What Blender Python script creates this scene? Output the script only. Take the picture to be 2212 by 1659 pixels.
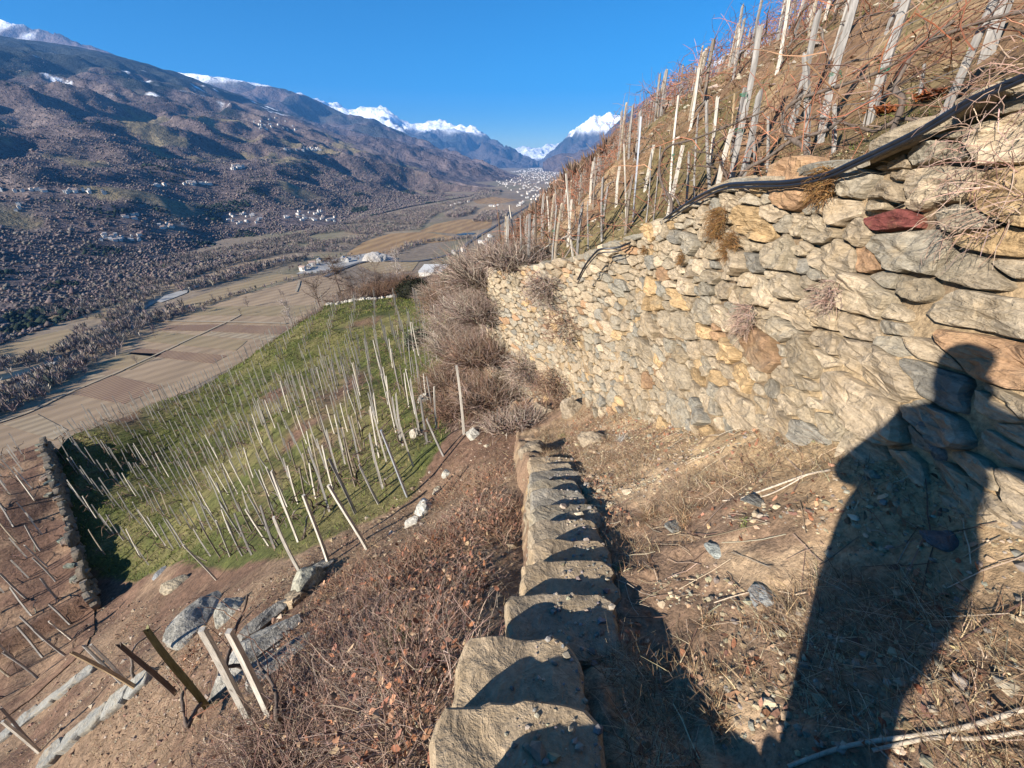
import bpy, math, random
import numpy as np
from mathutils import Vector, Matrix
from mathutils.bvhtree import BVHTree

for o in list(bpy.data.objects):
    bpy.data.objects.remove(o, do_unlink=True)
SC = bpy.context.scene
COL = SC.collection
RNG = np.random.default_rng(7)
random.seed(7)

# ------------------------------------------------------------------ camera
PITCH = math.radians(29.2)
SP, CP = math.sin(PITCH), math.cos(PITCH)
FPX, CU, CV = 864.0, 1106.0, 829.5          # focal length and centre, in units of a 2212 x 1659 frame
cam_d = bpy.data.cameras.new('camera')
cam = bpy.data.objects.new('camera', cam_d)
COL.objects.link(cam)
cam.location = (0, 0, 0)
cam.rotation_euler = (math.radians(90) - PITCH, 0, 0)
cam_d.sensor_width = 36.0
cam_d.lens = 36.0 * FPX / 2212.0
cam_d.clip_start = 0.02
cam_d.clip_end = 90000.0
SC.camera = cam

# ------------------------------------------------------------------ light
SUN_TRAVEL = Vector((0.971, 0.842, -0.544)).normalized()
SUN_EL = math.asin(-SUN_TRAVEL.z)
SUN_AZ = math.atan2(-SUN_TRAVEL.x, -SUN_TRAVEL.y)
sun_d = bpy.data.lights.new('sun', 'SUN')
sun_d.energy = 5.0
sun_d.angle = math.radians(0.5)
sun_d.color = (1.0, 0.935, 0.85)
sun = bpy.data.objects.new('sun', sun_d)
COL.objects.link(sun)
sun.rotation_euler = SUN_TRAVEL.to_track_quat('-Z', 'Y').to_euler()
sun.location = (-40, -40, 60)
W = bpy.data.worlds.new('World')
SC.world = W
W.use_nodes = True
wn, wl = W.node_tree.nodes, W.node_tree.links
wn.clear()
sky = wn.new('ShaderNodeTexSky')
sky.sky_type = 'NISHITA'
sky.sun_disc = False
sky.sun_elevation = SUN_EL
sky.sun_rotation = SUN_AZ
sky.altitude = 1500
sky.air_density = 1.0
sky.dust_density = 0.0
sky.ozone_density = 3.5
hsv = wn.new('ShaderNodeHueSaturation')
hsv.inputs['Saturation'].default_value = 1.65
bg = wn.new('ShaderNodeBackground')
bg.inputs['Strength'].default_value = 0.052
wo = wn.new('ShaderNodeOutputWorld')
wl.new(sky.outputs[0], hsv.inputs['Color'])
wl.new(hsv.outputs[0], bg.inputs['Color'])
wl.new(bg.outputs[0], wo.inputs['Surface'])
SC.view_settings.view_transform = 'Standard'
SC.view_settings.look = 'None'
SC.view_settings.exposure = 1.4
SC.view_settings.gamma = 1.0
SC.view_settings.use_curve_mapping = False
SC.render.engine = 'CYCLES'
SC.cycles.max_bounces = 5
SC.cycles.diffuse_bounces = 1
SC.cycles.glossy_bounces = 2
SC.cycles.transmission_bounces = 2
SC.cycles.volume_bounces = 0
SC.cycles.use_denoising = True
try:
    SC.cycles.denoiser = 'OPENIMAGEDENOISE'
    SC.cycles.denoising_prefilter = 'ACCURATE'
except Exception:
    pass

# ------------------------------------------------------------------ geometry helpers
def D(u, v):
    xc = (np.asarray(u, float) - CU) / FPX
    yc = (CV - np.asarray(v, float)) / FPX
    return np.stack([xc, CP + yc * SP, -SP + yc * CP], -1)

def P(u, v, z):
    return D(u, v) * np.asarray(z, float)[..., None]

def onz(u, v, z):
    d = D(u, v)
    return d * (z / d[..., 2])[..., None]

def project(p):
    p = np.asarray(p, float)
    zc = CP * p[..., 1] - SP * p[..., 2]
    yc = SP * p[..., 1] + CP * p[..., 2]
    return CU + FPX * p[..., 0] / zc, CV - FPX * yc / zc, zc

def _h(ix, iy, iz, seed):
    n = (ix * 374761393 + iy * 668265263 + iz * 2147483647 + seed * 1274126177) & 0xFFFFFFFF
    n = ((n ^ (n >> 13)) * 1274126177) & 0xFFFFFFFF
    n = (n ^ (n >> 16)) & 0xFFFFFFFF
    return n / 4294967295.0

def noise3(x, y, z=0.0, seed=0):
    x, y, z = np.broadcast_arrays(np.asarray(x, float), np.asarray(y, float), np.asarray(z, float))
    ix, iy, iz = np.floor(x).astype(np.int64), np.floor(y).astype(np.int64), np.floor(z).astype(np.int64)
    fx, fy, fz = x - ix, y - iy, z - iz
    fx, fy, fz = [f * f * (3 - 2 * f) for f in (fx, fy, fz)]
    r = 0
    for a in (0, 1):
        for b in (0, 1):
            for c in (0, 1):
                w = (fx if a else 1 - fx) * (fy if b else 1 - fy) * (fz if c else 1 - fz)
                r = r + w * _h(ix + a, iy + b, iz + c, seed)
    return r * 2 - 1

def fbm(x, y, z=0.0, octaves=4, seed=0, gain=0.5):
    r, a, f = 0, 1.0, 1.0
    for k in range(octaves):
        r = r + a * noise3(np.asarray(x) * f, np.asarray(y) * f, np.asarray(z) * f, seed + k * 13)
        a *= gain
        f *= 2.03
    return r

def sstep(a, b, x):
    t = np.clip((x - a) / (b - a), 0, 1)
    return t * t * (3 - 2 * t)

def mesh_np(name, V, F, col=None, smooth=False, mat=None, mats=None, fmat=None):
    """F: (n,3) or (n,4) array, or a list of such arrays."""
    V = np.asarray(V, np.float32).reshape(-1, 3)
    Fs = F if isinstance(F, list) else [F]
    Fs = [np.asarray(f, np.int32) for f in Fs if len(f)]
    me = bpy.data.meshes.new(name)
    me.vertices.add(len(V))
    me.vertices.foreach_set('co', V.ravel())
    loops = np.concatenate([f.ravel() for f in Fs])
    tot = np.concatenate([np.full(len(f), f.shape[1], np.int32) for f in Fs])
    start = np.concatenate([[0], np.cumsum(tot)[:-1]]).astype(np.int32)
    me.loops.add(len(loops))
    me.loops.foreach_set('vertex_index', loops)
    me.polygons.add(len(tot))
    me.polygons.foreach_set('loop_start', start)
    me.polygons.foreach_set('loop_total', tot)
    me.polygons.foreach_set('use_smooth', np.full(len(tot), bool(smooth)))
    if col is not None:
        ca = me.color_attributes.new('Col', 'FLOAT_COLOR', 'POINT')
        c = np.ones((len(V), 4), np.float32)
        c[:, :3] = col
        ca.data.foreach_set('color', c.ravel())
    for m in (mats or ([mat] if mat else [])):
        me.materials.append(m)
    if fmat is not None:
        me.polygons.foreach_set('material_index', np.asarray(fmat, np.int32))
    me.update(calc_edges=True)
    me.validate()
    return me

def obj(name, me, parent=None, loc=None, label=None, cat=None, group=None, kind=None, color=None):
    o = bpy.data.objects.new(name, me)
    COL.objects.link(o)
    if parent is not None:
        o.parent = parent
    if loc is not None:
        o.location = [float(c) for c in loc]
    if label: o['label'] = label
    if cat: o['category'] = cat
    if group: o['group'] = group
    if kind: o['kind'] = kind
    if color is not None:
        o.color = (color[0], color[1], color[2], 1.0)
    return o

def grid_faces(n, m):
    i, j = np.meshgrid(np.arange(n - 1), np.arange(m - 1), indexing='ij')
    a = (i * m + j).ravel()
    return np.stack([a, a + m, a + m + 1, a + 1], 1)

class Buf:
    def __init__(s): s.V, s.F3, s.F4, s.C, s.n = [], [], [], [], 0
    def add(s, V, F, C=None):
        V = np.asarray(V, float).reshape(-1, 3); F = np.asarray(F)
        s.V.append(V); (s.F3 if F.shape[1] == 3 else s.F4).append(F + s.n)
        c = np.ones((len(V), 3)); c[:] = (C if C is not None else 1.0)
        s.C.append(c); s.n += len(V)
    def mesh(s, name, mat, smooth=False, off=None):
        V = np.concatenate(s.V)
        if off is not None: V = V - np.asarray(off)
        F = []
        if s.F3: F.append(np.concatenate(s.F3))
        if s.F4: F.append(np.concatenate(s.F4))
        return mesh_np(name, V, F, np.concatenate(s.C), smooth, mat)

def tubes(pts, rad, sides=3, rng=RNG):
    """pts (N,K,3), rad (N,K) -> V, F quads; open-ended thin tubes."""
    pts = np.asarray(pts, float); N, K, _ = pts.shape
    rad = np.broadcast_to(np.asarray(rad, float), (N, K))
    t = np.gradient(pts, axis=1)
    t /= np.linalg.norm(t, axis=2, keepdims=True) + 1e-9
    ref = np.where(np.abs(t[:, :1, 2:3]) > 0.8, np.array([[[1.0, 0.15, 0]]]), np.array([[[0, 0.1, 1.0]]]))
    a = np.cross(t, np.broadcast_to(ref, t.shape)); a /= np.linalg.norm(a, axis=2, keepdims=True) + 1e-9
    b = np.cross(t, a)
    ang = np.arange(sides) / sides * 2 * np.pi
    V = pts[:, :, None, :] + rad[:, :, None, None] * (np.cos(ang)[None, None, :, None] * a[:, :, None, :] + np.sin(ang)[None, None, :, None] * b[:, :, None, :])
    n_, k_, s_ = np.meshgrid(np.arange(N), np.arange(K - 1), np.arange(sides), indexing='ij')
    base = n_ * K * sides + k_ * sides
    s2 = (s_ + 1) % sides
    F = np.stack([base + s_, base + s2, base + sides + s2, base + sides + s_], -1).reshape(-1, 4)
    return V.reshape(-1, 3), F

def ribbons(pts, wid, side):
    """pts (N,K,3), wid (N,K), side (N,3) -> flat blades."""
    N, K, _ = pts.shape
    w = np.broadcast_to(wid, (N, K))[:, :, None] * side[:, None, :]
    V = np.stack([pts - w, pts + w], 2).reshape(-1, 3)
    n_, k_ = np.meshgrid(np.arange(N), np.arange(K - 1), indexing='ij')
    a = (n_ * K + k_) * 2
    F = np.stack([a, a + 1, a + 3, a + 2], -1).reshape(-1, 4)
    return V, F

_p = (1 + 5 ** 0.5) / 2
ICO_V = np.array([(-1, _p, 0), (1, _p, 0), (-1, -_p, 0), (1, -_p, 0), (0, -1, _p), (0, 1, _p), (0, -1, -_p), (0, 1, -_p), (_p, 0, -1), (_p, 0, 1), (-_p, 0, -1), (-_p, 0, 1)], float) / math.sqrt(1 + _p * _p)
ICO_F = np.array([(0, 11, 5), (0, 5, 1), (0, 1, 7), (0, 7, 10), (0, 10, 11), (1, 5, 9), (5, 11, 4), (11, 10, 2), (10, 7, 6), (7, 1, 8), (3, 9, 4), (3, 4, 2), (3, 2, 6), (3, 6, 8), (3, 8, 9), (4, 9, 5), (2, 4, 11), (6, 2, 10), (8, 6, 7), (9, 8, 1)])
OCT_V = np.array([(1, 0, 0), (-1, 0, 0), (0, 1, 0), (0, -1, 0), (0, 0, 1), (0, 0, -1)], float)
OCT_F = np.array([(0, 2, 4), (2, 1, 4), (1, 3, 4), (3, 0, 4), (2, 0, 5), (1, 2, 5), (3, 1, 5), (0, 3, 5)])

def blobs(cen, scale, jit=0.25, base='ico', rng=RNG, yaw=True):
    """cen (N,3), scale (N,3)."""
    BV, BF = (ICO_V, ICO_F) if base == 'ico' else (OCT_V, OCT_F)
    N, k = len(cen), len(BV)
    v = BV[None] * (1 + jit * rng.standard_normal((N, k, 1))) + jit * 0.3 * rng.standard_normal((N, k, 3))
    if yaw:
        a = rng.uniform(0, 6.283, N); c, s = np.cos(a)[:, None], np.sin(a)[:, None]
        x, y = v[:, :, 0] * c - v[:, :, 1] * s, v[:, :, 0] * s + v[:, :, 1] * c
        v = np.stack([x, y, v[:, :, 2]], -1)
    V = cen[:, None, :] + v * scale[:, None, :]
    F = BF[None] + (np.arange(N) * k)[:, None, None]
    return V.reshape(-1, 3), F.reshape(-1, 3)

def rep(c, k):
    return np.repeat(np.asarray(c, float), k, axis=0)

def pal(n, cols, vary=0.15, rng=RNG, w=None):
    cols = np.asarray(cols, float)
    c = cols[rng.choice(len(cols), n, p=w)]
    return np.clip(c * (1 + vary * rng.standard_normal((n, 1))) * (1 + 0.04 * rng.standard_normal((n, 3))), 0.003, 0.95)

def in_poly(x, y, poly):
    poly = np.asarray(poly); r = np.zeros(np.shape(x), bool); n = len(poly)
    for i in range(n):
        x1, y1 = poly[i]; x2, y2 = poly[(i + 1) % n]
        c = ((y1 > y) != (y2 > y)) & (x < (x2 - x1) * (y - y1) / (y2 - y1 + 1e-12) + x1)
        r ^= c
    return r

def sample_poly(poly, n, rng=RNG):
    poly = np.asarray(poly, float); lo, hi = poly.min(0), poly.max(0); out = []
    while sum(map(len, out)) < n:
        q = rng.uniform(lo, hi, (n * 2 + 20, 2)); out.append(q[in_poly(q[:, 0], q[:, 1], poly)])
    return np.concatenate(out)[:n]

# ------------------------------------------------------------------ material helpers
def new_mat(name):
    m = bpy.data.materials.new(name); m.use_nodes = True
    nt = m.node_tree; nt.nodes.clear()
    out = nt.nodes.new('ShaderNodeOutputMaterial'); b = nt.nodes.new('ShaderNodeBsdfPrincipled')
    nt.links.new(b.outputs[0], out.inputs['Surface'])
    return m, nt, b

def nd(nt, t, **kw):
    n = nt.nodes.new(t)
    for k, v in kw.items():
        if k in n.inputs: n.inputs[k].default_value = v
        else: setattr(n, k, v)
    return n

def ramp(nt, fac, stops):
    r = nt.nodes.new('ShaderNodeValToRGB'); e = r.color_ramp.elements
    while len(e) < len(stops): e.new(0.5)
    for q, (p, c) in zip(e, stops):
        q.position = p; q.color = (c[0], c[1], c[2], 1)
    nt.links.new(fac, r.inputs[0]); return r.outputs[0]

def mixc(nt, a, b, fac, mode='MIX'):
    m = nt.nodes.new('ShaderNodeMix'); m.data_type = 'RGBA'; m.blend_type = mode
    for s, v in ((6, a), (7, b), (0, fac)):
        if hasattr(v, 'is_output'): nt.links.new(v, m.inputs[s])
        elif s == 0: m.inputs[s].default_value = v
        else: m.inputs[s].default_value = (v[0], v[1], v[2], 1)
    return m.outputs[2]

def coords(nt, space='pos', scale=(1, 1, 1), rot=(0, 0, 0)):
    if space == 'pos': s = nt.nodes.new('ShaderNodeNewGeometry').outputs['Position']
    else: s = nt.nodes.new('ShaderNodeTexCoord').outputs['Object']
    mp = nd(nt, 'ShaderNodeMapping'); mp.inputs['Scale'].default_value = scale; mp.inputs['Rotation'].default_value = rot
    nt.links.new(s, mp.inputs[0]); return mp.outputs[0]

def noise_n(nt, vec, scale, detail=5, rough=0.6, dist=0.0):
    n = nd(nt, 'ShaderNodeTexNoise'); n.inputs['Scale'].default_value = scale; n.inputs['Detail'].default_value = detail
    n.inputs['Roughness'].default_value = rough; n.inputs['Distortion'].default_value = dist
    nt.links.new(vec, n.inputs['Vector']); return n.outputs[0]

def bumps(nt, b, hs):
    """hs: list of (height socket, strength, distance)."""
    prev = None
    for h, st, di in hs:
        n = nd(nt, 'ShaderNodeBump'); n.inputs['Strength'].default_value = st; n.inputs['Distance'].default_value = di
        nt.links.new(h, n.inputs['Height'])
        if prev: nt.links.new(prev, n.inputs['Normal'])
        prev = n.outputs[0]
    nt.links.new(prev, b.inputs['Normal'])

def g(v): return (v, v, v)

def mat_attr(name, rough=0.9, mott=(3.0, 0.35), bump=None, space='pos', spec=0.2, trans=0.0, fine=None, stretch=(1, 1, 1)):
    """Vertex-coloured matter (the colour of each piece), mottled by noise."""
    m, nt, b = new_mat(name)
    at = nd(nt, 'ShaderNodeVertexColor', layer_name='Col').outputs[0]
    vec = coords(nt, space, stretch)
    n1 = noise_n(nt, vec, mott[0], 6, 0.65)
    c = mixc(nt, at, ramp(nt, n1, [(0.25, g(1 - mott[1])), (0.75, g(1 + mott[1]))]), 1.0, 'MULTIPLY')
    if fine:
        n2 = noise_n(nt, vec, fine[0], 4, 0.7)
        c = mixc(nt, c, ramp(nt, n2, [(0.3, g(1 - fine[1])), (0.7, g(1 + fine[1]))]), 1.0, 'MULTIPLY')
    nt.links.new(c, b.inputs['Base Color'])
    b.inputs['Roughness'].default_value = rough
    b.inputs['Specular IOR Level'].default_value = spec
    if bump:
        bumps(nt, b, [(noise_n(nt, vec, s, 6, 0.65), st, di) for s, st, di in bump])
    return m

def mat_plain(name, cols, scale=4.0, rough=0.8, bump=None, spec=0.3, space='obj', stretch=(1, 1, 1), metal=0.0):
    m, nt, b = new_mat(name)
    vec = coords(nt, space, stretch)
    n1 = noise_n(nt, vec, scale, 6, 0.65)
    k = len(cols)
    c = ramp(nt, n1, [(0.28 + 0.44 * i / max(1, k - 1), cc) for i, cc in enumerate(cols)])
    nt.links.new(c, b.inputs['Base Color'])
    b.inputs['Roughness'].default_value = rough; b.inputs['Specular IOR Level'].default_value = spec; b.inputs['Metallic'].default_value = metal
    if bump:
        bumps(nt, b, [(noise_n(nt, vec, s, 6, 0.65), st, di) for s, st, di in bump])
    return m

def mat_stone(name, tint=1.0):
    m, nt, b = new_mat(name)
    oi = nt.nodes.new('ShaderNodeObjectInfo')
    at = nd(nt, 'ShaderNodeVertexColor', layer_name='Col').outputs[0]
    base = mixc(nt, oi.outputs['Color'], at, 1.0, 'MULTIPLY')
    vec = coords(nt, 'pos')
    strat = coords(nt, 'pos', (3.0, 3.0, 16.0), (0.12, 0.2, 0))
    n1 = noise_n(nt, vec, 5.0, 6, 0.7)
    n2 = noise_n(nt, strat, 2.2, 5, 0.65, 0.6)
    n3 = noise_n(nt, vec, 38.0, 5, 0.7)
    n4 = noise_n(nt, vec, 2.3, 3, 0.5)
    c = mixc(nt, base, ramp(nt, n2, [(0.3, g(0.55)), (0.5, g(1.0)), (0.72, g(1.35))]), 0.75, 'MULTIPLY')
    c = mixc(nt, c, ramp(nt, n3, [(0.28, g(0.6)), (0.7, g(1.3))]), 0.7, 'MULTIPLY')
    c = mixc(nt, c, (0.38, 0.26, 0.13), ramp(nt, n1, [(0.50, g(0)), (0.68, g(0.4))]))
    c = mixc(nt, c, (0.30, 0.26, 0.18), ramp(nt, n4, [(0.56, g(0)), (0.68, g(0.35))]))
    nt.links.new(c, b.inputs['Base Color'])
    b.inputs['Roughness'].default_value = 0.82; b.inputs['Specular IOR Level'].default_value = 0.25
    bumps(nt, b, [(n2, 0.9, 0.03), (n1, 0.6, 0.03), (n3, 0.8, 0.008)])
    return m

MAT = {}
MAT['stone'] = mat_stone('schist stone')
MAT['ground'] = mat_attr('dry earth', mott=(1.7, 0.3), fine=(34.0, 0.45), bump=[(9.0, 0.5, 0.05), (60.0, 0.7, 0.012)])
MAT['hill'] = mat_attr('hillside soil', mott=(0.8, 0.3), fine=(7.0, 0.5), bump=[(2.5, 0.5, 0.12), (14.0, 0.7, 0.05)])
MAT['mount'] = mat_attr('mountain cover', mott=(0.012, 0.3), fine=(0.06, 0.55), bump=[(0.012, 0.6, 25.0), (0.05, 0.9, 9.0)])
MAT['far'] = mat_attr('far mountain', mott=(0.0012, 0.3), fine=(0.006, 0.4), bump=[(0.002, 0.8, 160.0), (0.01, 0.8, 40.0)])
MAT['valley'] = mat_attr('valley land', mott=(0.01, 0.25), fine=(0.12, 0.3))
MAT['veg'] = mat_attr('dry plants', mott=(20.0, 0.25), spec=0.1)
MAT['tree'] = mat_attr('bare branches', mott=(0.15, 0.25), spec=0.05)
MAT['pebble'] = mat_attr('pebbles', mott=(30.0, 0.3), bump=[(50.0, 0.5, 0.01)])
MAT['rock'] = mat_attr('outcrop rock', mott=(3.0, 0.4), fine=(16.0, 0.45), bump=[(5.0, 0.9, 0.08), (25.0, 0.8, 0.02)])
MAT['wood'] = mat_attr('weathered wood', mott=(6.0, 0.3), fine=(40.0, 0.35), bump=[(30.0, 0.8, 0.006)], space='obj', stretch=(1, 1, 0.12))
# ================================================================== far setting
ZV = -160.0

def interp_cols(s, arr):
    arr = np.asarray(arr, float); k = np.linspace(0, 1, len(arr))
    return np.stack([np.interp(s, k, arr[:, i]) for i in range(arr.shape[1])], -1)

def smooth_pts(arr, n):
    """Catmull-Rom through control points."""
    a = np.asarray(arr, float); m = len(a)
    t = np.linspace(0, m - 1, n); i = np.clip(t.astype(int), 0, m - 2); f = (t - i)[:, None]
    p0, p1, p2, p3 = a[np.clip(i - 1, 0, m - 1)], a[i], a[i + 1], a[np.clip(i + 2, 0, m - 1)]
    return 0.5 * ((2 * p1) + (-p0 + p2) * f + (2 * p0 - 5 * p1 + 4 * p2 - p3) * f ** 2 + (-p0 + 3 * p1 - 3 * p2 + p3) * f ** 3)

def mountain(name, foot, crest, ns, nt, amp, scale, prof, colour, seed, mat, label, rough=0.25, crest_amp=0.0):
    F = smooth_pts(foot, ns); C = smooth_pts(crest, ns)
    t = np.concatenate([np.linspace(0, 1, nt), 1 + np.linspace(0.06, 0.6, 7)])
    T = t[None, :]
    X = F[:, 0:1] + (C[:, 0:1] - F[:, 0:1]) * T
    Y = F[:, 1:2] + (C[:, 1:2] - F[:, 1:2]) * T
    Zb = F[:, 2:3] + (C[:, 2:3] - F[:, 2:3]) * np.where(T <= 1, T ** prof, 1 - 1.3 * (T - 1))
    env = np.clip(np.sin(np.pi * np.clip(T, 0, 1)) ** 0.7, 0, 1)
    ridged = 1 - np.abs(fbm(X / scale, Y / scale, 0, 5, seed, 0.52)) * 1.6
    low = fbm(X / (scale * 2.2), Y / (scale * 2.2), 0, 3, seed + 50)
    Z = Zb + amp * env * (ridged - 0.45 + 0.5 * low)
    fine = fbm(X / (scale * rough), Y / (scale * rough), 0, 4, seed + 80, 0.55)
    Z = Z + amp * 0.12 * fine * np.clip(T * 4, 0, 1) + crest_amp * fine * sstep(0.75, 1.0, T) * 1.0
    V = np.stack([X, Y, Z], -1)
    gx = np.gradient(Z, axis=0); gy = np.gradient(Z, axis=1)
    col = colour(X, Y, Z, np.broadcast_to(T, X.shape), gx, gy)
    me = mesh_np(name, V.reshape(-1, 3), grid_faces(*X.shape), col.reshape(-1, 3), True, mat)
    o = obj(name, me, kind='structure', label=label)
    return o, V

BARE = np.array([0.125, 0.093, 0.084]); BARE2 = np.array([0.16, 0.122, 0.104]); CON = np.array([0.022, 0.030, 0.024])
MEAD = np.array([0.20, 0.16, 0.085]); SNOW = np.array([0.86, 0.88, 0.92]); ROCKC = np.array([0.16, 0.15, 0.15])

def lerp(a, b, f):
    return a + (b - a) * np.asarray(f)[..., None]

def colour_m1(X, Y, Z, T, gx, gy):
    n = fbm(X / 260, Y / 260, 0, 4, 5); n2 = fbm(X / 90, Y / 90, 0, 3, 9)
    c = lerp(BARE, BARE2, sstep(-0.5, 0.7, n2)); c = lerp(c, np.array([.09, .07, .065]), sstep(.2, .6, fbm(X / 40, Y / 40, 0, 3, 19)) * .6)
    line = 400 + 240 * n + 0.04 * (X + 3000)
    c = lerp(c, CON, 0.92 * sstep(-60, 60, Z - line))
    c = lerp(c, MEAD, 0.85 * sstep(0.42, 0.55, fbm(X / 210, Y / 130, 0, 3, 31)) * sstep(330, 200, Z) * sstep(-150, -90, Z))
    c = lerp(c, SNOW, sstep(0.74, 0.9, fbm(X / 160, Y / 60, 0, 3, 77)) * sstep(300, 420, Z) * sstep(760, 600, Z))
    c = lerp(c, SNOW, sstep(1120, 1230, Z + 90 * n))
    return c

def K(u, v, z): return P(u, v, z).tolist()

m1_foot = [(-640, -500, ZV), (-560, -100, ZV), (-520, 150, ZV), (-510, 400, ZV), (-505, 700, ZV), (-495, 1000, ZV), (-475, 1270, ZV),
           (-440, 1550, ZV), (-380, 1800, ZV), (-270, 2100, ZV), (-160, 2390, ZV), (-60, 2600, ZV - 4)]
m1_crest = [K(-1500, 30, 1900), K(-800, 20, 2600), K(-300, 35, 3500), K(0, 78, 4000), K(240, 117, 4300), K(440, 178, 4300), K(600, 238, 4300),
            K(740, 296, 4000), K(860, 348, 3500), K(960, 385, 3000), K(1035, 404, 2700), K(1075, 411, 2650)]
M1, M1V = mountain('mountain', m1_foot, m1_crest, 330, 230, 85, 620, 1.12, colour_m1, 11, MAT['mount'],
                   'long wooded mountainside across the valley with brown bare forest and dark conifers')

def snow_col(line, width, seed, base=BARE, con=CON, sc=500.0):
    def f(X, Y, Z, T, gx, gy):
        n = fbm(X / sc, Y / sc, 0, 4, seed)
        c = lerp(base * np.ones(X.shape + (3,)), con, sstep(-0.1, 0.5, n + (Z - line * 0.4) / max(line, 200)) * 0.8)
        steep = np.abs(gx) / (np.abs(gx).mean() + 1e-6)
        s = sstep(-width, width, Z - line + n * width * 1.2 - np.clip(steep - 1.2, 0, 2) * width * 0.9)
        c = lerp(c, ROCKC, sstep(-2 * width, -0.3 * width, Z - line) * 0.5)
        return lerp(c, SNOW, s)
    return f

# second ridge, behind the first
mountain('mountain', [(-2600, 2500, ZV), (-1500, 3400, ZV), (-900, 3900, ZV), (-560, 4300, ZV), (-280, 4700, ZV), (60, 5000, ZV), (130, 5300, ZV)],
         [K(250, 150, 8200), K(450, 163, 8000), (K(600, 192, 7600)), K(740, 243, 7000), K(850, 277, 6500), K(960, 325, 5800), K(1118, 381, 5200)],
         130, 80, 210, 1300, 1.05, snow_col(1180, 60, 21, BARE, CON, 700), 23, MAT['far'], 'wooded second ridge descending to the valley behind the near mountainside')
mountain('mountain', [(-1500, 2600, ZV), (-900, 3100, ZV), (-500, 3600, ZV), (-150, 4000, ZV), (100, 4200, ZV)],
         [K(700, 268, 5200), K(800, 292, 5000), K(920, 318, 4800), K(1020, 350, 4600), K(1122, 384, 4400)],
         90, 50, 120, 700, 1.0, snow_col(5000, 60, 25, BARE, CON, 400), 27, MAT['far'], 'low brown spur with a few farms running down to the town')
# blue snow-topped mountain at the left of the valley gap
mountain('mountain', [(-5000, 8000, ZV), (-3500, 8600, ZV), (-2500, 9000, ZV), (-1300, 9700, ZV), (-500, 10300, ZV), (100, 11000, ZV), (500, 11600, ZV)],
         [K(560, 190, 14500), K(690, 214, 14000), K(760, 238, 13800), K(828, 237, 13600), K(885, 268, 13400), K(940, 261, 13200), K(1000, 272, 13000), K(1040, 283, 12800), K(1098, 326, 12400), K(1165, 357, 12000)],
         170, 90, 380, 1500, 1.15, snow_col(760, 110, 33, np.array([0.09, 0.075, 0.07]), CON, 800), 35, MAT['far'], 'blue hazy mountain with a jagged snowy crest closing the valley', crest_amp=50)
mountain('mountain', [(-9000, 5200, ZV), (-6500, 5600, ZV), (-3000, 6800, ZV)],
         [K(-300, 20, 6500), K(-100, 40, 6500), K(40, 52, 6500), K(100, 66, 6500), K(150, 84, 6500), K(230, 116, 6500), K(420, 190, 6500), K(560, 245, 6500)],
         90, 40, 130, 700, 1.1, snow_col(1900, 160, 38, np.array([.14, .10, .09]), np.array([.14, .10, .09]), 260), 39, MAT['far'], 'snow-covered summits peeping over the dark conifer ridge', crest_amp=28)
mountain('mountain', [(900, 15500, ZV), (1800, 15800, ZV), (2700, 16000, ZV)],
         [K(1095, 332, 19500), K(1125, 317, 19500), K(1150, 322, 19500), K(1180, 314, 19500), K(1215, 310, 19500)],
         60, 30, 330, 1700, 1.1, snow_col(60, 80, 43, np.array([0.09, 0.09, 0.09]), CON, 1500), 41, MAT['far'], 'distant white range low in the valley gap', crest_amp=70)
mountain('mountain', [(900, 12000, ZV), (1400, 11500, ZV), (2200, 11000, ZV), (3500, 10600, ZV), (5000, 10000, ZV)],
         [K(1150, 360, 13000), K(1185, 336, 13000), K(1225, 298, 13000), K(1258, 266, 13000), K(1300, 249, 13000), K(1335, 252, 13000), K(1400, 262, 13000), K(1600, 240, 13000)],
         130, 70, 420, 1500, 1.12, snow_col(690, 80, 45, np.array([0.08, 0.07, 0.07]), CON, 700), 47, MAT['far'], 'snow-capped mountain at the right of the valley gap', crest_amp=60)
mountain('mountain', [(520, 7600, ZV), (800, 6700, ZV), (1000, 5900, ZV), (1300, 5200, ZV), (2200, 4500, ZV), (4000, 3500, ZV)],
         [K(1172, 361, 7600), K(1215, 334, 7200), K(1275, 318, 7000), K(1335, 262, 7300), K(1400, 213, 7300), K(1455, 178, 7300), K(1540, 135, 7000), K(1750, 90, 6000), K(2200, 60, 5000)],
         130, 70, 200, 1200, 1.1, snow_col(1420, 60, 51, np.array([0.10, 0.075, 0.07]), CON, 600), 53, MAT['far'], 'violet-brown mountain flank behind the upper vineyard skyline')

# valley floor, one sheet to the horizon
xs = np.concatenate([np.linspace(-9000, -1200, 12), np.linspace(-1000, 1600, 66), np.linspace(2000, 15000, 12)])
ys = np.concatenate([np.linspace(-6000, -600, 8), np.linspace(-400, 3000, 86), np.linspace(3200, 9000, 40), np.linspace(10000, 24000, 14)])
X, Y = np.meshgrid(xs, ys, indexing='ij')
n = fbm(X / 170, Y / 170, 0, 4, 3)
c = lerp(np.array([0.28, 0.21, 0.135]) * np.ones(X.shape + (3,)), np.array([0.21, 0.16, 0.11]), sstep(-0.4, 0.4, n))
c = lerp(c, np.array([0.18, 0.165, 0.085]), sstep(0.35, 0.7, fbm(X / 120, Y / 240, 0, 3, 13)) * 0.6)
valley = obj('valley_floor', mesh_np('valley_floor', np.stack([X, Y, np.full_like(X, ZV)], -1).reshape(-1, 3), grid_faces(*X.shape), c.reshape(-1, 3), False, MAT['valley']), kind='structure', label='flat valley floor of fields and woods below the vineyards')

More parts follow.
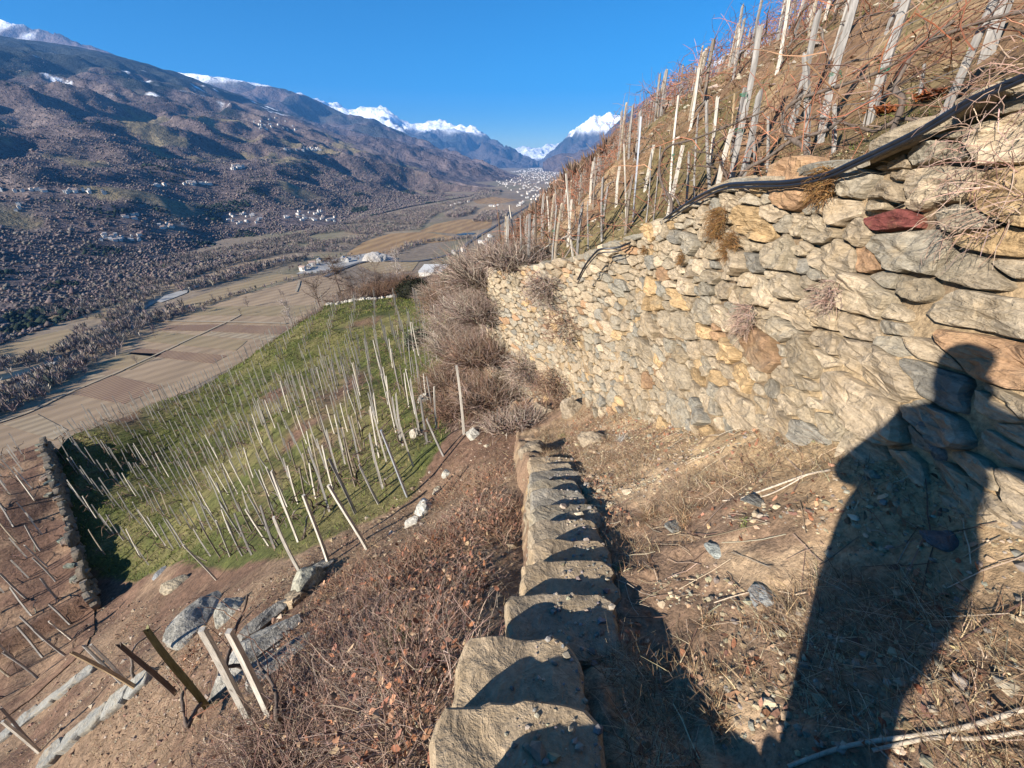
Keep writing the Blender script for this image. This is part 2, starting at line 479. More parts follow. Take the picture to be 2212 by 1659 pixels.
# fields: sheets of stubble, meadow and ploughed earth laid on the valley floor
def mat_field(name, a, b, period, ang, fine=0.35):
    m, nt, bs = new_mat(name)
    v = coords(nt, 'pos', (1, 1, 1), (0, 0, ang))
    w = nd(nt, 'ShaderNodeTexWave'); w.wave_type = 'BANDS'; w.bands_direction = 'X'
    w.inputs['Scale'].default_value = 0.31 / period * 2; w.inputs['Distortion'].default_value = 1.2; w.inputs['Detail'].default_value = 3; w.inputs['Detail Scale'].default_value = 0.3
    nt.links.new(v, w.inputs[0])
    st = coords(nt, 'pos', (0.05, 0.006, 1), (0, 0, ang))
    n1 = noise_n(nt, st, 1.0, 5, 0.6)
    c = mixc(nt, a, b, ramp(nt, n1, [(0.4, g(0)), (0.6, g(1))]))
    c = mixc(nt, c, ramp(nt, w.outputs[0], [(0.2, g(1 - fine)), (0.8, g(1 + fine * 0.4))]), 1.0, 'MULTIPLY')
    nt.links.new(c, bs.inputs['Base Color']); bs.inputs['Roughness'].default_value = 0.95; bs.inputs['Specular IOR Level'].default_value = 0.1
    return m
FA = math.radians(38)
MAT['stubble'] = mat_field('stubble field', (0.37, 0.265, 0.165), (0.30, 0.215, 0.135), 26, FA, 0.12)
MAT['meadow'] = mat_field('winter meadow', (0.29, 0.22, 0.125), (0.33, 0.24, 0.14), 30, FA, 0.12)
MAT['ploughed'] = mat_field('ploughed field', (0.25, 0.16, 0.105), (0.30, 0.20, 0.125), 7, FA, 0.35)
MAT['pale'] = mat_field('pale field', (0.38, 0.30, 0.20), (0.32, 0.24, 0.15), 16, FA, 0.2)
MAT['reed'] = mat_field('reed meadow', (0.36, 0.23, 0.11), (0.29, 0.18, 0.09), 60, 0.3, 0.15)
MAT['gravel'] = mat_plain('river gravel', [(0.30, 0.28, 0.25), (0.42, 0.40, 0.36)], 0.2, 0.9, space='pos')
MAT['track'] = mat_plain('dirt track', [(0.33, 0.26, 0.17), (0.40, 0.32, 0.22)], 0.3, 0.95, space='pos')
MAT['asphalt'] = mat_plain('asphalt', [(0.07, 0.07, 0.075), (0.10, 0.10, 0.10)], 0.3, 0.9, space='pos')
MAT['water'] = mat_plain('river water', [(0.02, 0.035, 0.04), (0.03, 0.05, 0.05)], 0.02, 0.35, space='pos', spec=0.5)

def sheet(name, pix, layer, mat, label=None, world=None):
    q = np.array([onz(u, v, ZV)[:2] for u, v in pix]) if world is None else np.asarray(world)
    q = smooth_close(q)
    V = np.column_stack([q, np.full(len(q), ZV + 0.25 * layer)])
    me = bpy.data.meshes.new(name); me.from_pydata(V.tolist(), [], [list(range(len(V)))]); me.materials.append(mat); me.update()
    if me.polygons[0].normal.z < 0: me.flip_normals()
    return obj(name, me, kind='structure', label=label)

def smooth_close(q, it=0):
    return q

def band(name, pix, width, layer, mat, label=None, n=60):
    c = smooth_pts(np.array([onz(u, v, ZV)[:2] for u, v in pix]), n)
    t = np.gradient(c, axis=0); t /= np.linalg.norm(t, axis=1, keepdims=True)
    nn = np.stack([-t[:, 1], t[:, 0]], 1); w = np.interp(np.linspace(0, 1, n), np.linspace(0, 1, len(np.atleast_1d(width))), np.atleast_1d(width))[:, None] / 2
    V = np.concatenate([np.column_stack([c - nn * w, np.full(n, ZV + 0.25 * layer)]), np.column_stack([c + nn * w, np.full(n, ZV + 0.25 * layer)])])
    i = np.arange(n - 1); F = np.stack([i, i + n, i + n + 1, i + 1], 1)
    return obj(name, mesh_np(name, V, F, None, False, mat), kind='structure', label=label)

def Z2(a, b): return (0.3515 * a, 484 + 0.3515 * b)
HEDGE = [Z2(-200, 1290), Z2(0, 1190), Z2(250, 1065), Z2(500, 920), Z2(750, 735), Z2(980, 612), Z2(1250, 512), Z2(1500, 432), Z2(1870, 332), Z2(2050, 300)]
sheet('field', HEDGE + [Z2(2250, 420), Z2(1900, 640), Z2(900, 1150), Z2(300, 1500), Z2(-300, 1700)], 1, MAT['stubble'], 'broad tan stubble field between river trees and vineyard hill')
def strip(a, b, wid0, wid1, mat, label):
    """strip field running from hedge side a to hill side b."""
    (a1, a2), (b1, b2) = a, b
    return sheet('field', [Z2(*a1), Z2(*b1), Z2(*b2), Z2(*a2)], 2, mat, label)
strip(((430, 1045), (680, 930)), ((760, 1110), (1010, 1000)), 0, 0, MAT['ploughed'], 'red-brown ploughed strip with furrows below the vineyard edge')
strip(((20, 1235), (230, 1170)), ((330, 1330), (420, 1270)), 0, 0, MAT['pale'], 'pale furrowed strip at the frame edge of the fields')
strip(((480, 960), (560, 920)), ((600, 960), (660, 935)), 0, 0, MAT['pale'], 'small pale patch beside the ploughed strip')
strip(((790, 800), (850, 765)), ((1310, 860), (1400, 810)), 0, 0, MAT['ploughed'], 'thin brown ploughed strip in mid field')
strip(((860, 720), (960, 660)), ((1450, 780), (1520, 720)), 0, 0, MAT['meadow'], 'dull green meadow strip across the fields')
strip(((970, 655), (1040, 625)), ((1290, 660), (1390, 617)), 0, 0, MAT['ploughed'], 'brown strip beside the white cross track')
strip(((1290, 660), (1390, 622)), ((1720, 680), (1790, 630)), 0, 0, MAT['ploughed'], 'brown strip between cross track and vineyard hill')
strip(((1270, 690), (1300, 665)), ((1660, 720), (1700, 690)), 0, 0, MAT['pale'], 'pale strip next to the brown strip')
strip(((560, 890), (760, 790)), ((800, 900), (1000, 800)), 0, 0, MAT['meadow'], 'wide meadow strip beyond the river trees')
strip(((1130, 560), (1260, 510)), ((1900, 570), (1940, 500)), 0, 0, MAT['meadow'], 'meadow strip in the far half of the fields')
sheet('field', [Z2(1080, 490), Z2(1330, 405), Z2(1690, 308), Z2(1860, 312), Z2(1500, 420), Z2(1250, 500), Z2(1100, 540)], 1, MAT['meadow'], 'narrow meadow between hedge line and riverside wood')
sheet('field', [(0, 751), (75, 728), (148, 711), (170, 722), (133, 750), (60, 770), (0, 779)], 1, MAT['meadow'], 'olive meadow on the far river bank')
sheet('field', [(-20, 690), (60, 655), (98, 636), (150, 628), (205, 628), (150, 646), (70, 668)], 1, MAT['meadow'], 'small clearing in the woods beyond the river')
sheet('field', [Z2(470, 590), Z2(640, 530), Z2(800, 495), Z2(760, 530), Z2(600, 580)], 1, MAT['meadow'], 'clearing beside the dark river bend')
sheet('field', [Z2(1050, 360), Z2(1250, 290), Z2(1500, 240), Z2(1780, 190), Z2(1500, 275), Z2(1200, 350)], 1, MAT['stubble'], 'thin tan field strip along the foot of the woods')
sheet('field', [(744, 552), (783, 524), (841, 505), (916, 501), (985, 512), (985, 520), (884, 529), (836, 549)], 1, MAT['reed'], 'big orange-tan reed meadow in the middle of the valley')
sheet('field', [(905, 500), (940, 484), (993, 474), (1064, 474), (1060, 492), (985, 505)], 1, MAT['reed'], 'orange-tan meadow beyond the pond')
sheet('field', [(770, 573), (800, 566), (905, 566), (890, 586), (820, 592)], 2, MAT['meadow'], 'green field behind the gravel heap')
sheet('field', [(1030, 455), (1062, 442), (1135, 444), (1090, 468), (1040, 470)], 1, MAT['stubble'], 'tan field before the town')
sheet('field', [(1020, 432), (1065, 425), (1120, 432), (1080, 440), (1030, 440)], 1, MAT['reed'], 'brown field beside the wooded hillock')
sheet('pond', [(985, 507), (1005, 504), (1028, 504), (1022, 507), (992, 509)], 3, MAT['water'], 'long pond in the valley meadows')
band('river', [Z2(-300, 990), Z2(0, 945), Z2(250, 880), Z2(440, 800), Z2(640, 715), Z2(770, 650), Z2(800, 580), Z2(860, 520), Z2(960, 470), Z2(1110, 420), Z2(1300, 345), Z2(1520, 285), Z2(1760, 215)], [16, 15, 14, 16, 14, 15, 16], 2, MAT['water'], 'narrow river winding between bare tree belts')
sheet('gravel_bar', [Z2(235, 895), Z2(300, 855), Z2(345, 850), Z2(330, 872), Z2(260, 900)], 3, MAT['gravel'], 'small white gravel bar on the river')
sheet('gravel_bar', [Z2(965, 478), Z2(1010, 445), Z2(1090, 418), Z2(1160, 405), Z2(1150, 425), Z2(1060, 460), Z2(990, 485)], 3, MAT['gravel'], 'long white gravel bar at the river bend')
sheet('gravel_yard', [(640, 592), (690, 566), (790, 548), (850, 551), (860, 562), (770, 568), (700, 590)], 2, MAT['gravel'], 'pale gravel works yard')
band('dirt_track', [Z2(-50, 1240), Z2(180, 1160), Z2(420, 1045), Z2(620, 960), Z2(830, 868), Z2(1100, 742), Z2(1385, 610), Z2(1480, 560)], 2.2, 4, MAT['track'], 'thin pale track running lengthwise through the fields')
band('dirt_track', [Z2(980, 598), Z2(1200, 604), Z2(1480, 608), Z2(1760, 616)], 3.0, 5, MAT['track'], 'pale cross track over the fields')
band('dirt_track', [Z2(1820, 420), Z2(1835, 380), Z2(1842, 350)], 3.0, 4, MAT['track'], 'short pale track by the hedge')
band('road', [(700, 600), (790, 566), (905, 565), (985, 545), (1016, 522), (1060, 495), (1100, 470), (1144, 444), (1192, 417), (1230, 396), (1250, 380)], 8, 6, MAT['asphalt'], 'grey main road leading to the town')
# ================================================================== near hillside
def rbf_fit(pts):
    p = np.asarray(pts, float); xy = p[:, :2]; z = p[:, 2]
    n = len(p); d = np.linalg.norm(xy[:, None] - xy[None], axis=2)
    A = np.zeros((n + 3, n + 3)); A[:n, :n] = d + 0.0 * np.eye(n); A[:n, n] = 1; A[:n, n + 1:] = xy; A[n, :n] = 1; A[n + 1:, :n] = xy.T
    w = np.linalg.solve(A, np.concatenate([z, np.zeros(3)]))
    def f(x, y):
        x, y = np.broadcast_arrays(np.asarray(x, float), np.asarray(y, float)); sh = x.shape
        q = np.stack([x.ravel(), y.ravel()], 1); out = np.empty(len(q))
        for a in range(0, len(q), 20000):
            qq = q[a:a + 20000]
            out[a:a + 20000] = np.linalg.norm(qq[:, None] - xy[None], axis=2) @ w[:n] + w[n] + qq @ w[n + 1:]
        return out.reshape(sh)
    return f

LOW = [(-.42, .3, -2.45), (-.42, .6, -2.6), (-.4, 1.2, -2.95), (-.15, 2.0, -3.35), (0.0, 3, -3.85), (0.0, 4.2, -4.3), (.1, 5.2, -4.6), (0.2, 7, -5.1), (1, 8.2, -5.4), (.3, 2.5, -3.7), (.6, 1, -2.9), (.6, 4, -4.4),
       K(850, 1250, 5), K(950, 1150, 6.2), K(1002, 938, 9.5), K(1060, 960, 8.6), K(920, 1110, 8), K(700, 1225, 7.2), K(560, 1290, 7.0), K(545, 1560, 4.1), K(440, 1510, 4.9), K(250, 1460, 8.2),
       K(77, 1634, 9), K(250, 1659, 6), K(700, 1650, 3.3), K(850, 1500, 3.2), K(900, 1400, 3.5), K(780, 1350, 4.6), K(468, 1253, 12.5), K(284, 1270, 18.3), K(366, 983, 28), K(521, 952, 26), K(835, 997, 11), K(908, 802, 21),
       K(963, 714, 26), K(150, 945, 28.0), K(300, 885, 32), K(450, 830, 36), K(570, 745, 41), K(700, 660, 45), K(820, 645, 46), K(930, 640, 46), K(700, 800, 30.5), K(600, 900, 22), K(650, 1080, 12.5), K(760, 1000, 13.5), K(800, 700, 36), K(870, 700, 33), K(560, 830, 31),
       K(200, 1060, 23.5), K(300, 1150, 20.5), K(400, 1340, 9.5), K(330, 1380, 10),
       (-1.0, 0.2, -3.4), (-2.2, 0.4, -4.5), (-5, 0, -7.4), (-9, 0, -10.5), (-1.5, -3, -2.6), (-6, -6, -7), (-14, -4, -14), (-25, 0, -19), (-40, 5, -27),
       (-38, 22, -24), (-46, 28, -34), (-33, 38, -24), (-42, 48, -38), (-28, 52, -23), (-36, 62, -38), (-60, 20, -52), (-70, 60, -75), (-80, 0, -70), (-100, 40, -100), (-60, 90, -72), (-40, 110, -64),
       (-15, 55, -14.6), (-8, 56, -13.2), (-10, 75, -24), (-25, 72, -34), (-15, 100, -46), (0, 66, -15), (3, 100, -30),
       (3, 5, -4.4), (1.6, 9, -5.8), (0, 12, -6.9), (-1.6, 14, -7.6), (-.4, 11.5, -6.8), (-2.6, 20, -7.6), (-3, 24.8, -6.9), (0, 18, -6), (2, 30, -5), (-3, 34, -9.5), (0, 40, -8), (5, 50, -7), (10, 60, -6), (8, 20, -4), (30, 60, -4), (20, 100, -14)]
low_z0 = rbf_fit(LOW)
def low_z(x, y):
    return low_z0(x, y) + 0.10 * fbm(np.asarray(x) / 1.6, np.asarray(y) / 1.6, 0, 4, 61) * np.clip(np.hypot(x, y) / 6, 0.4, 1.6)

# wall line: base and top points going away from the camera
WB = np.array([(2.2, -4.5, 1.0), (2.15, -3, .5), (2.1, -1, -.1), (2.05, .5, -.75), (2.0, 1.17, -1.1), (2.0, 1.75, -1.45), (2.0, 2.34, -1.77), (1.95, 3.5, -2.53), (1.88, 4.5, -3.1), (1.8, 5.3, -3.56), (1.6, 6.4, -4.05), (1.42, 7.3, -4.4), (1.1, 8.5, -5.2), (.35, 10.2, -6.0), (-.5, 11.6, -6.7), (-1.0, 13.5, -7.2), (-.6, 16, -7.5)])
WT = np.array([(2.5, -4.5, 2.6), (2.4, -3, 2.0), (2.3, -1, 1.2), (2.25, .6, .75), (2.22, 1.3, .52), (2.2, 2.14, .31), (2.2, 2.75, .05), (2.2, 3.7, -.17), (2.2, 4.7, -.27), (2.15, 5.6, -.6), (2.05, 6.6, -.97), (1.6, 7.8, -1.47), (1.25, 8.9, -1.9), (.4, 10.6, -2.4), (-.55, 12.2, -2.83), (-.9, 14, -3.1), (-.3, 16, -3.3)])

def wallpt(k, h):
    """k: fractional index along the wall, h: 0 base .. 1 top."""
    k = np.asarray(k, float); h = np.asarray(h, float)[..., None]
    ii = np.arange(len(WB))
    b = np.stack([np.interp(k, ii, WB[:, i]) for i in range(3)], -1); t = np.stack([np.interp(k, ii, WT[:, i]) for i in range(3)], -1)
    return b + (t - b) * h

# ---- path and stairs
YB = WB[:, 1]
def stair_z(y):
    return np.interp(y, [-4, -.25, .05, .35, .6, 4.6, 6.0, 9], [-0.6, -1.36, -1.62, -1.86, -1.98, -3.86, -4.55, -5.5])
def path_z(x, y, detail=True):
    x = np.asarray(x, float); y = np.asarray(y, float)
    zs = stair_z(y) - 0.01; zb = np.interp(y, YB, WB[:, 2]) ; xb = np.interp(y, YB, WB[:, 0])
    t = np.clip((x - .75) / (xb - .75 + 1e-6), 0, 1.4)
    z = zs + (zb - zs) * (0.55 * t + 0.45 * t ** 2)
    z = z - 0.03 * np.exp(-((x - .92) / .28) ** 2)
    if detail:
        z = z + 0.055 * fbm(x * 1.7, y * 1.7, 0, 3, 71) + 0.032 * fbm(x * 8, y * 8, 0, 3, 72)
    return z

def terrain(name, xs, ys, zf, colf, mat, label, kind='structure'):
    X, Y = np.meshgrid(xs, ys, indexing='ij'); Z = zf(X, Y)
    V = np.stack([X, Y, Z], -1)
    me = mesh_np(name, V.reshape(-1, 3), grid_faces(*X.shape), colf(X, Y, Z).reshape(-1, 3), True, mat)
    return obj(name, me, kind=kind, label=label), V

def path_col(X, Y, Z):
    n = fbm(X * 2.2, Y * 2.2, 0, 4, 81); n2 = fbm(X * 6, Y * 6, 0, 3, 82)
    c = lerp(np.array([0.25, 0.16, 0.10]) * np.ones(X.shape + (3,)), np.array([0.36, 0.25, 0.15]), sstep(-.3, .5, n))
    c = lerp(c, np.array([0.17, 0.11, 0.07]), sstep(.1, .6, n2) * 0.7)
    return lerp(c, np.array([0.42, 0.29, 0.15]), sstep(1.45, 1.9, X) * 0.6)
xs = np.concatenate([np.linspace(-.5, 2.4, 150)]); ys = np.concatenate([np.linspace(-3.5, 0, 40), np.linspace(0.03, 4.5, 190), np.linspace(4.55, 9.5, 90)])
def path_zf(X, Y):
    z = path_z(X, Y)
    xl = np.interp(Y, [-3, .6, 1.02, 1.24, 1.64, 2.16, 4.4, 5.2, 9.5], [-.5, -.2, -.15, .02, .14, .25, .27, .15, .0])
    dropl = sstep(0.0, 0.25, xl - X)
    z = z - 0.16 * sstep(xl + .62, xl + .40, X) * sstep(4.75, 4.45, Y) * sstep(-.3, -.05, Y)
    return np.where(X < xl, z - dropl * 0.9 - 0.1, z) - sstep(5.0, 7.5, Y) * sstep(.9, .1, X) * 0.25
PATH, PATHV = terrain('path', xs, ys, path_zf, path_col, MAT['ground'], 'dry dirt path with gravel and straw beside the stone wall')

GREEN_POLY = [(-2.2, 6.2), (-1.6, 8.5), (-3.2, 14), (-3.5, 20), (-3.2, 26), (-5, 36), (-8, 46), (-21, 46), (-28, 33), (-36, 24), (-21, 12.6), (-13, 10.4), (-8.5, 7.9), (-4.5, 5.4)]
def low_col(X, Y, Z):
    n = fbm(X / 1.8, Y / 1.8, 0, 4, 91); n2 = fbm(X / 5, Y / 5, 0, 3, 92)
    earth = lerp(np.array([0.145, 0.085, 0.055]) * np.ones(X.shape + (3,)), np.array([0.22, 0.145, 0.09]), sstep(-.4, .5, n))
    grass = lerp(np.array([0.082, 0.088, 0.025]) * np.ones(X.shape + (3,)), np.array([0.15, 0.13, 0.05]), sstep(-.3, .5, n))
    inside = in_poly(X, Y, GREEN_POLY)
    f = inside * sstep(-.75, -.2, n2 + 0.35 * n + 0.45 * sstep(3, 10, -X + Y * .2))
    c = lerp(earth, grass, f)
    far = sstep(48, 60, Y) + sstep(-38, -44, X)
    return lerp(c, np.array([0.17, 0.12, 0.08]), np.clip(far, 0, 1))
def tline(a, b, n, p=1.0): return a + (b - a) * np.linspace(0, 1, n) ** p
xs = np.concatenate([np.linspace(-190, -52, 40), np.linspace(-50, -12, 100), np.linspace(-11.7, 1.3, 130), np.linspace(1.6, 40, 30)])
ys = np.concatenate([np.linspace(-60, -6, 20), np.linspace(-5, 12, 150), np.linspace(12.3, 60, 130), np.linspace(62, 190, 40)])
def low_zf(X, Y):
    z = low_z(X, Y); r = np.clip(np.hypot(X + 20, Y - 25) - 75, 0, None)
    return np.maximum(z - r * 0.55, ZV - 20)
HILL, HILLV = terrain('hillside', xs, ys, low_zf, low_col, MAT['hill'], 'steep hillside falling from the path to the green lower vineyard')

def bvh_of(V):
    n, m, _ = V.shape
    return BVHTree.FromPolygons([tuple(p) for p in V.reshape(-1, 3).tolist()], grid_faces(n, m).tolist())
BV_HILL, BV_PATH, BV_M1 = bvh_of(HILLV), bvh_of(PATHV), bvh_of(M1V)
def hit(bvh, u, v):
    d = Vector(D(u, v).tolist()).normalized(); r = bvh.ray_cast(Vector((0, 0, 0)), d)
    return None if r[0] is None else np.array(r[0])
def drop(bvh, x, y, top=400):
    r = bvh.ray_cast(Vector((x, y, top)), Vector((0, 0, -1))); return None if r[0] is None else r[0].z

# ---- upper hillside behind the wall
EY = np.array([-30, -4.5, -3, -1, .6, 1.3, 2.14, 2.75, 3.7, 4.7, 5.6, 6.6, 7.8, 8.9, 10.6, 12.2, 14, 16, 20, 30, 60, 150, 300])
EX = np.array([3.5, 2.5, 2.4, 2.3, 2.25, 2.22, 2.2, 2.2, 2.2, 2.2, 2.15, 2.05, 1.6, 1.25, .4, -.55, -.9, -.3, 1.0, 3, 8, 22, 45])
EZ = np.array([6, 2.6, 2.0, 1.2, .75, .52, .31, .05, -.17, -.27, -.6, -.97, -1.47, -1.9, -2.4, -2.83, -3.1, -3.2, -3.0, -2.6, -3.2, -6, -10])
def up_z(x, y):
    x = np.asarray(x, float); y = np.asarray(y, float)
    xe = np.interp(y, EY, EX); ze = np.interp(y, EY, EZ) - 0.06
    zp = .20 + .552 * (x - 2.2) - .05 * (y - 3) + 0.9 * sstep(3.0, 0, y) - 0.03 * np.clip(y - 14, 0, 90)
    d = x - xe
    t = sstep(0, 4.5 + 0.06 * y, d)
    z = ze + 0.10 * np.clip(d, 0, 2) + (zp - ze) * t
    # terraces
    z = z + 0.35 * t * np.sin(d * 1.15 + 0.5 * noise3(y / 6, x / 9, 0, 15)) * sstep(5, 9, d)
    roll = np.clip(x - (26 + .12 * y), 0, None); z = z - roll ** 2 * .02
    z = z + 0.09 * fbm(x / 1.3, y / 1.3, 0, 4, 101)
    below = np.clip(-d, 0, None)
    return np.where(d < 0, ze - below * np.where(y > 14.5, 1.0, 40.0), z)
def up_col(X, Y, Z):
    n = fbm(X / 1.2, Y / 1.2, 0, 4, 111); n2 = fbm(X / 3.5, Y / 3.5, 0, 3, 112)
    c = lerp(np.array([0.19, 0.115, 0.065]) * np.ones(X.shape + (3,)), np.array([0.29, 0.195, 0.11]), sstep(-.4, .5, n))
    c = lerp(c, np.array([0.085, 0.085, 0.028]), sstep(.1, .55, n2 + .3 * n) * 0.6 * sstep(14, 7, X))
    return lerp(c, np.array([0.15, 0.105, 0.075]), sstep(50, 90, Y))
ds = np.concatenate([-np.array([140, 60, 25, 10, 4, 1.5, .6, .25, .1])[:], np.linspace(0, 5, 60), np.linspace(5.2, 40, 110), np.linspace(42, 130, 24)])
ys = np.concatenate([np.linspace(-30, -1, 16), np.linspace(-.6, 16, 150), np.linspace(16.4, 80, 110), np.linspace(82, 300, 40)])
DD, Y = np.meshgrid(ds, ys, indexing='ij'); X = np.interp(Y, EY, EX) + DD
low_skirt = DD < 0; bl = sstep(14.5, 26, Y)
Xk = np.where(low_skirt, np.interp(Y, EY, EX) + (1 - bl) * (0.15 + np.clip(-DD, 0, 6) * 0.02) + bl * DD, X)
Z = up_z(X, Y); Z = np.where(low_skirt, np.interp(Y, EY, EZ) - np.clip(-DD, 0, 6) * (1 - bl) + bl * DD, Z)
Z = np.maximum(Z, ZV - 5)
UPV = np.stack([Xk, Y, Z], -1)
UP = obj('hillside_upper', mesh_np('hillside_upper', UPV.reshape(-1, 3), grid_faces(*X.shape), up_col(X, Y, Z).reshape(-1, 3), True, MAT['hill']), kind='structure', label='sloping vineyard ground above the stone wall')
BV_UP = bvh_of(UPV)

# ---- brown terrace in the lower corner, held by a dry-stone wall
TW_A, TW_B = np.array([-18.8, 10.9]), np.array([-31.5, 21.5])       # wall line on plan
tdir = (TW_B - TW_A) / np.linalg.norm(TW_B - TW_A); tn = np.array([tdir[1], -tdir[0]])   # tn points to the green side
if tn[0] < 0: tn = -tn
BT = rbf_fit([(-18.8, 10.9, -16.75), (-31.5, 21.5, -16.45), (-25, 16, -16.6), K(77, 1390, 15.3), K(0, 1100, 21), K(77, 1634, 9.2), (-36, 22, -16.1), (-30, 14, -16.2), (-14, 7.2, -13.9), (-36, 8, -18.5), (-22, 4, -17), (-12, 1, -13), K(250, 1480, 8.0), K(180, 1330, 12.5)])
s_ = np.linspace(-.3, 1.04, 90); w_ = np.concatenate([np.linspace(0, 14, 70), [15.5, 18, 22, 27]])
S, Wd = np.meshgrid(s_, w_, indexing='ij')
XY = TW_A + (TW_B - TW_A) * S[..., None] - tn * Wd[..., None]
Zt = BT(XY[..., 0], XY[..., 1]) + 0.06 * fbm(XY[..., 0], XY[..., 1], 0, 4, 121)
Zt = Zt - np.clip(Wd - 14, 0, None) * 1.2 - np.clip(S - 1.0, 0, None) * 160 
Zt = np.where(S < 0, np.minimum(Zt, low_z(XY[..., 0], XY[..., 1]) + 0.05 + 0.0 * Zt), Zt)
TERV = np.stack([XY[..., 0], XY[..., 1], Zt], -1)
def ter_col(X, Y):
    n = fbm(X / 1.1, Y / 1.1, 0, 4, 131)
    return lerp(np.array([0.15, 0.085, 0.055]) * np.ones(X.shape + (3,)), np.array([0.26, 0.165, 0.10]), sstep(-.4, .5, n))
TER = obj('terrace', mesh_np('terrace', TERV.reshape(-1, 3), grid_faces(*S.shape), ter_col(XY[..., 0], XY[..., 1]).reshape(-1, 3), True, MAT['hill']), kind='structure', label='bare brown vineyard terrace in the lower corner')
BV_TER = bvh_of(TERV)
# ================================================================== stone walls
def clip_half(poly, n, c):
    """keep points with n.p <= c."""
    out = []; m = len(poly)
    for i in range(m):
        a, b = poly[i], poly[(i + 1) % m]; da, db = n @ a - c, n @ b - c
        if da <= 0: out.append(a)
        if (da < 0 < db) or (db < 0 < da): out.append(a + (b - a) * (da / (da - db)))
    return np.array(out) if len(out) > 2 else np.zeros((0, 2))

def stone_cells(region, sizes, aspect, rng, limit):
    """Irregular stone outlines filling a region of (s,e) space. region(s,e)->bool, sizes: list of (radius, tries)."""
    seeds = []; rad = []; lo, hi = limit
    for r, tries, near in sizes:
        for _ in range(tries):
            p = rng.uniform(lo, hi)
            if not region(p[0], p[1]) or rng.random() > near(p[0]): continue
            rr = r * rng.uniform(.82, 1.2)
            if seeds:
                q = (np.array(seeds) - p) / np.array([aspect, 1.0])
                if (np.hypot(q[:, 0], q[:, 1]) < (np.array(rad) + rr) * 0.80).any(): continue
            seeds.append(p); rad.append(rr)
    S = np.array(seeds) / np.array([aspect, 1.0]); R = np.array(rad); cells = []
    for i in range(len(S)):
        th = np.arange(12) / 12 * 6.2832
        poly = S[i] + 1.7 * R[i] * np.stack([np.cos(th), np.sin(th)], 1)
        d = S - S[i]; near = np.where((np.hypot(d[:, 0], d[:, 1]) < 1.5 * (R + R[i])) & (np.arange(len(S)) != i))[0]
        for j in near:
            nn = S[j] - S[i]; L = nn @ nn
            c = (S[j] @ S[j] - S[i] @ S[i] + R[i] ** 2 - R[j] ** 2) / 2
            poly = clip_half(poly, nn, c)
            if len(poly) < 3: break
        if len(poly) < 3: continue
        poly = poly * np.array([aspect, 1.0]); a = 0.5 * abs(np.sum(poly[:, 0] * np.roll(poly[:, 1], -1) - poly[:, 1] * np.roll(poly[:, 0], -1)))
        if a > 0.0008: cells.append((poly, a))
    return cells

def refine(poly, rng, step, gap, jit):
    c = poly.mean(0); q = []
    m = len(poly)
    for i in range(m):                                     # corner cutting, then resample
        a, b = poly[i], poly[(i + 1) % m]; q += [a * .90 + b * .10, a * .10 + b * .90]
    q = np.array(q); seg = np.linalg.norm(np.roll(q, -1, 0) - q, axis=1); L = seg.sum(); n = int(np.clip(L / step, 9, 34))
    t = np.concatenate([[0], np.cumsum(seg)]); qq = np.vstack([q, q[:1]]); tt = np.linspace(0, L, n, endpoint=False)
    r = np.stack([np.interp(tt, t, qq[:, k]) for k in (0, 1)], 1)
    d = r - c; l = np.linalg.norm(d, axis=1, keepdims=True)
    ph = rng.uniform(0, 100)
    wob = noise3(r[:, 0] * 9 + ph, r[:, 1] * 9, 0, 3)[:, None] + 0.6 * noise3(r[:, 0] * 26 + ph, r[:, 1] * 26, 0, 4)[:, None]
    return c + d / (l + 1e-9) * np.clip(l - gap + jit * wob, 0.01, None), c

def stone_verts(poly, c, proud, depth, rng, rough):
    """rings -> (n,3) of (s,e,d), faces."""
    n = len(poly); rings = [(1.0, -depth), (1.0, proud * .35), (.955, proud * .88), (.82, proud * .98), (.60, proud), (.32, proud)]
    tilt = rng.normal(0, .11, 2); ph = rng.uniform(0, 50); V = []
    p = np.concatenate([c + (poly - c) * f for f, _ in rings]); fr = np.repeat([f for f, _ in rings], n); dd = np.repeat([d_ for _, d_ in rings], n)
    nz = fbm((p[:, 0] + ph) * 7, p[:, 1] * 11, 0, 3, 5); inn = fr < 1
    led = np.mod(p[:, 1] * 19 + .8 * noise3(p[:, 0] * 6 + ph, p[:, 1] * 6, 0, 8) + .9 * (p[:, 0] - c[0]) + ph, 1.0)
    V.append(np.column_stack([p, dd + (dd >= 0) * ((p - c) @ tilt + rough * nz * np.where(inn, 1.0, .4) + np.where(inn, rough * .55 * (led - .5), 0))]))
    V.append(np.array([[c[0], c[1], proud * 1.0 + rough * .5 * rng.normal()]]))
    F4 = []
    for k in range(len(rings) - 1):
        i = np.arange(n); F4.append(np.stack([k * n + i, k * n + (i + 1) % n, (k + 1) * n + (i + 1) % n, (k + 1) * n + i], 1))
    k = len(rings) - 1; i = np.arange(n); F3 = np.stack([k * n + i, k * n + (i + 1) % n, np.full(n, (k + 1) * n)], 1)
    return np.concatenate(V), np.concatenate(F4), F3

STONE_COLS = [(0.365, 0.285, 0.19), (0.42, 0.33, 0.22), (0.33, 0.265, 0.18), (0.29, 0.25, 0.185), (0.26, 0.235, 0.185), (0.32, 0.27, 0.195), (0.42, 0.285, 0.145), (0.33, 0.20, 0.11), (0.24, 0.215, 0.17), (0.33, 0.26, 0.17)]
STONE_W = np.array([.24, .2, .17, .09, .06, .1, .07, .03, .03, .05]); STONE_W /= STONE_W.sum()

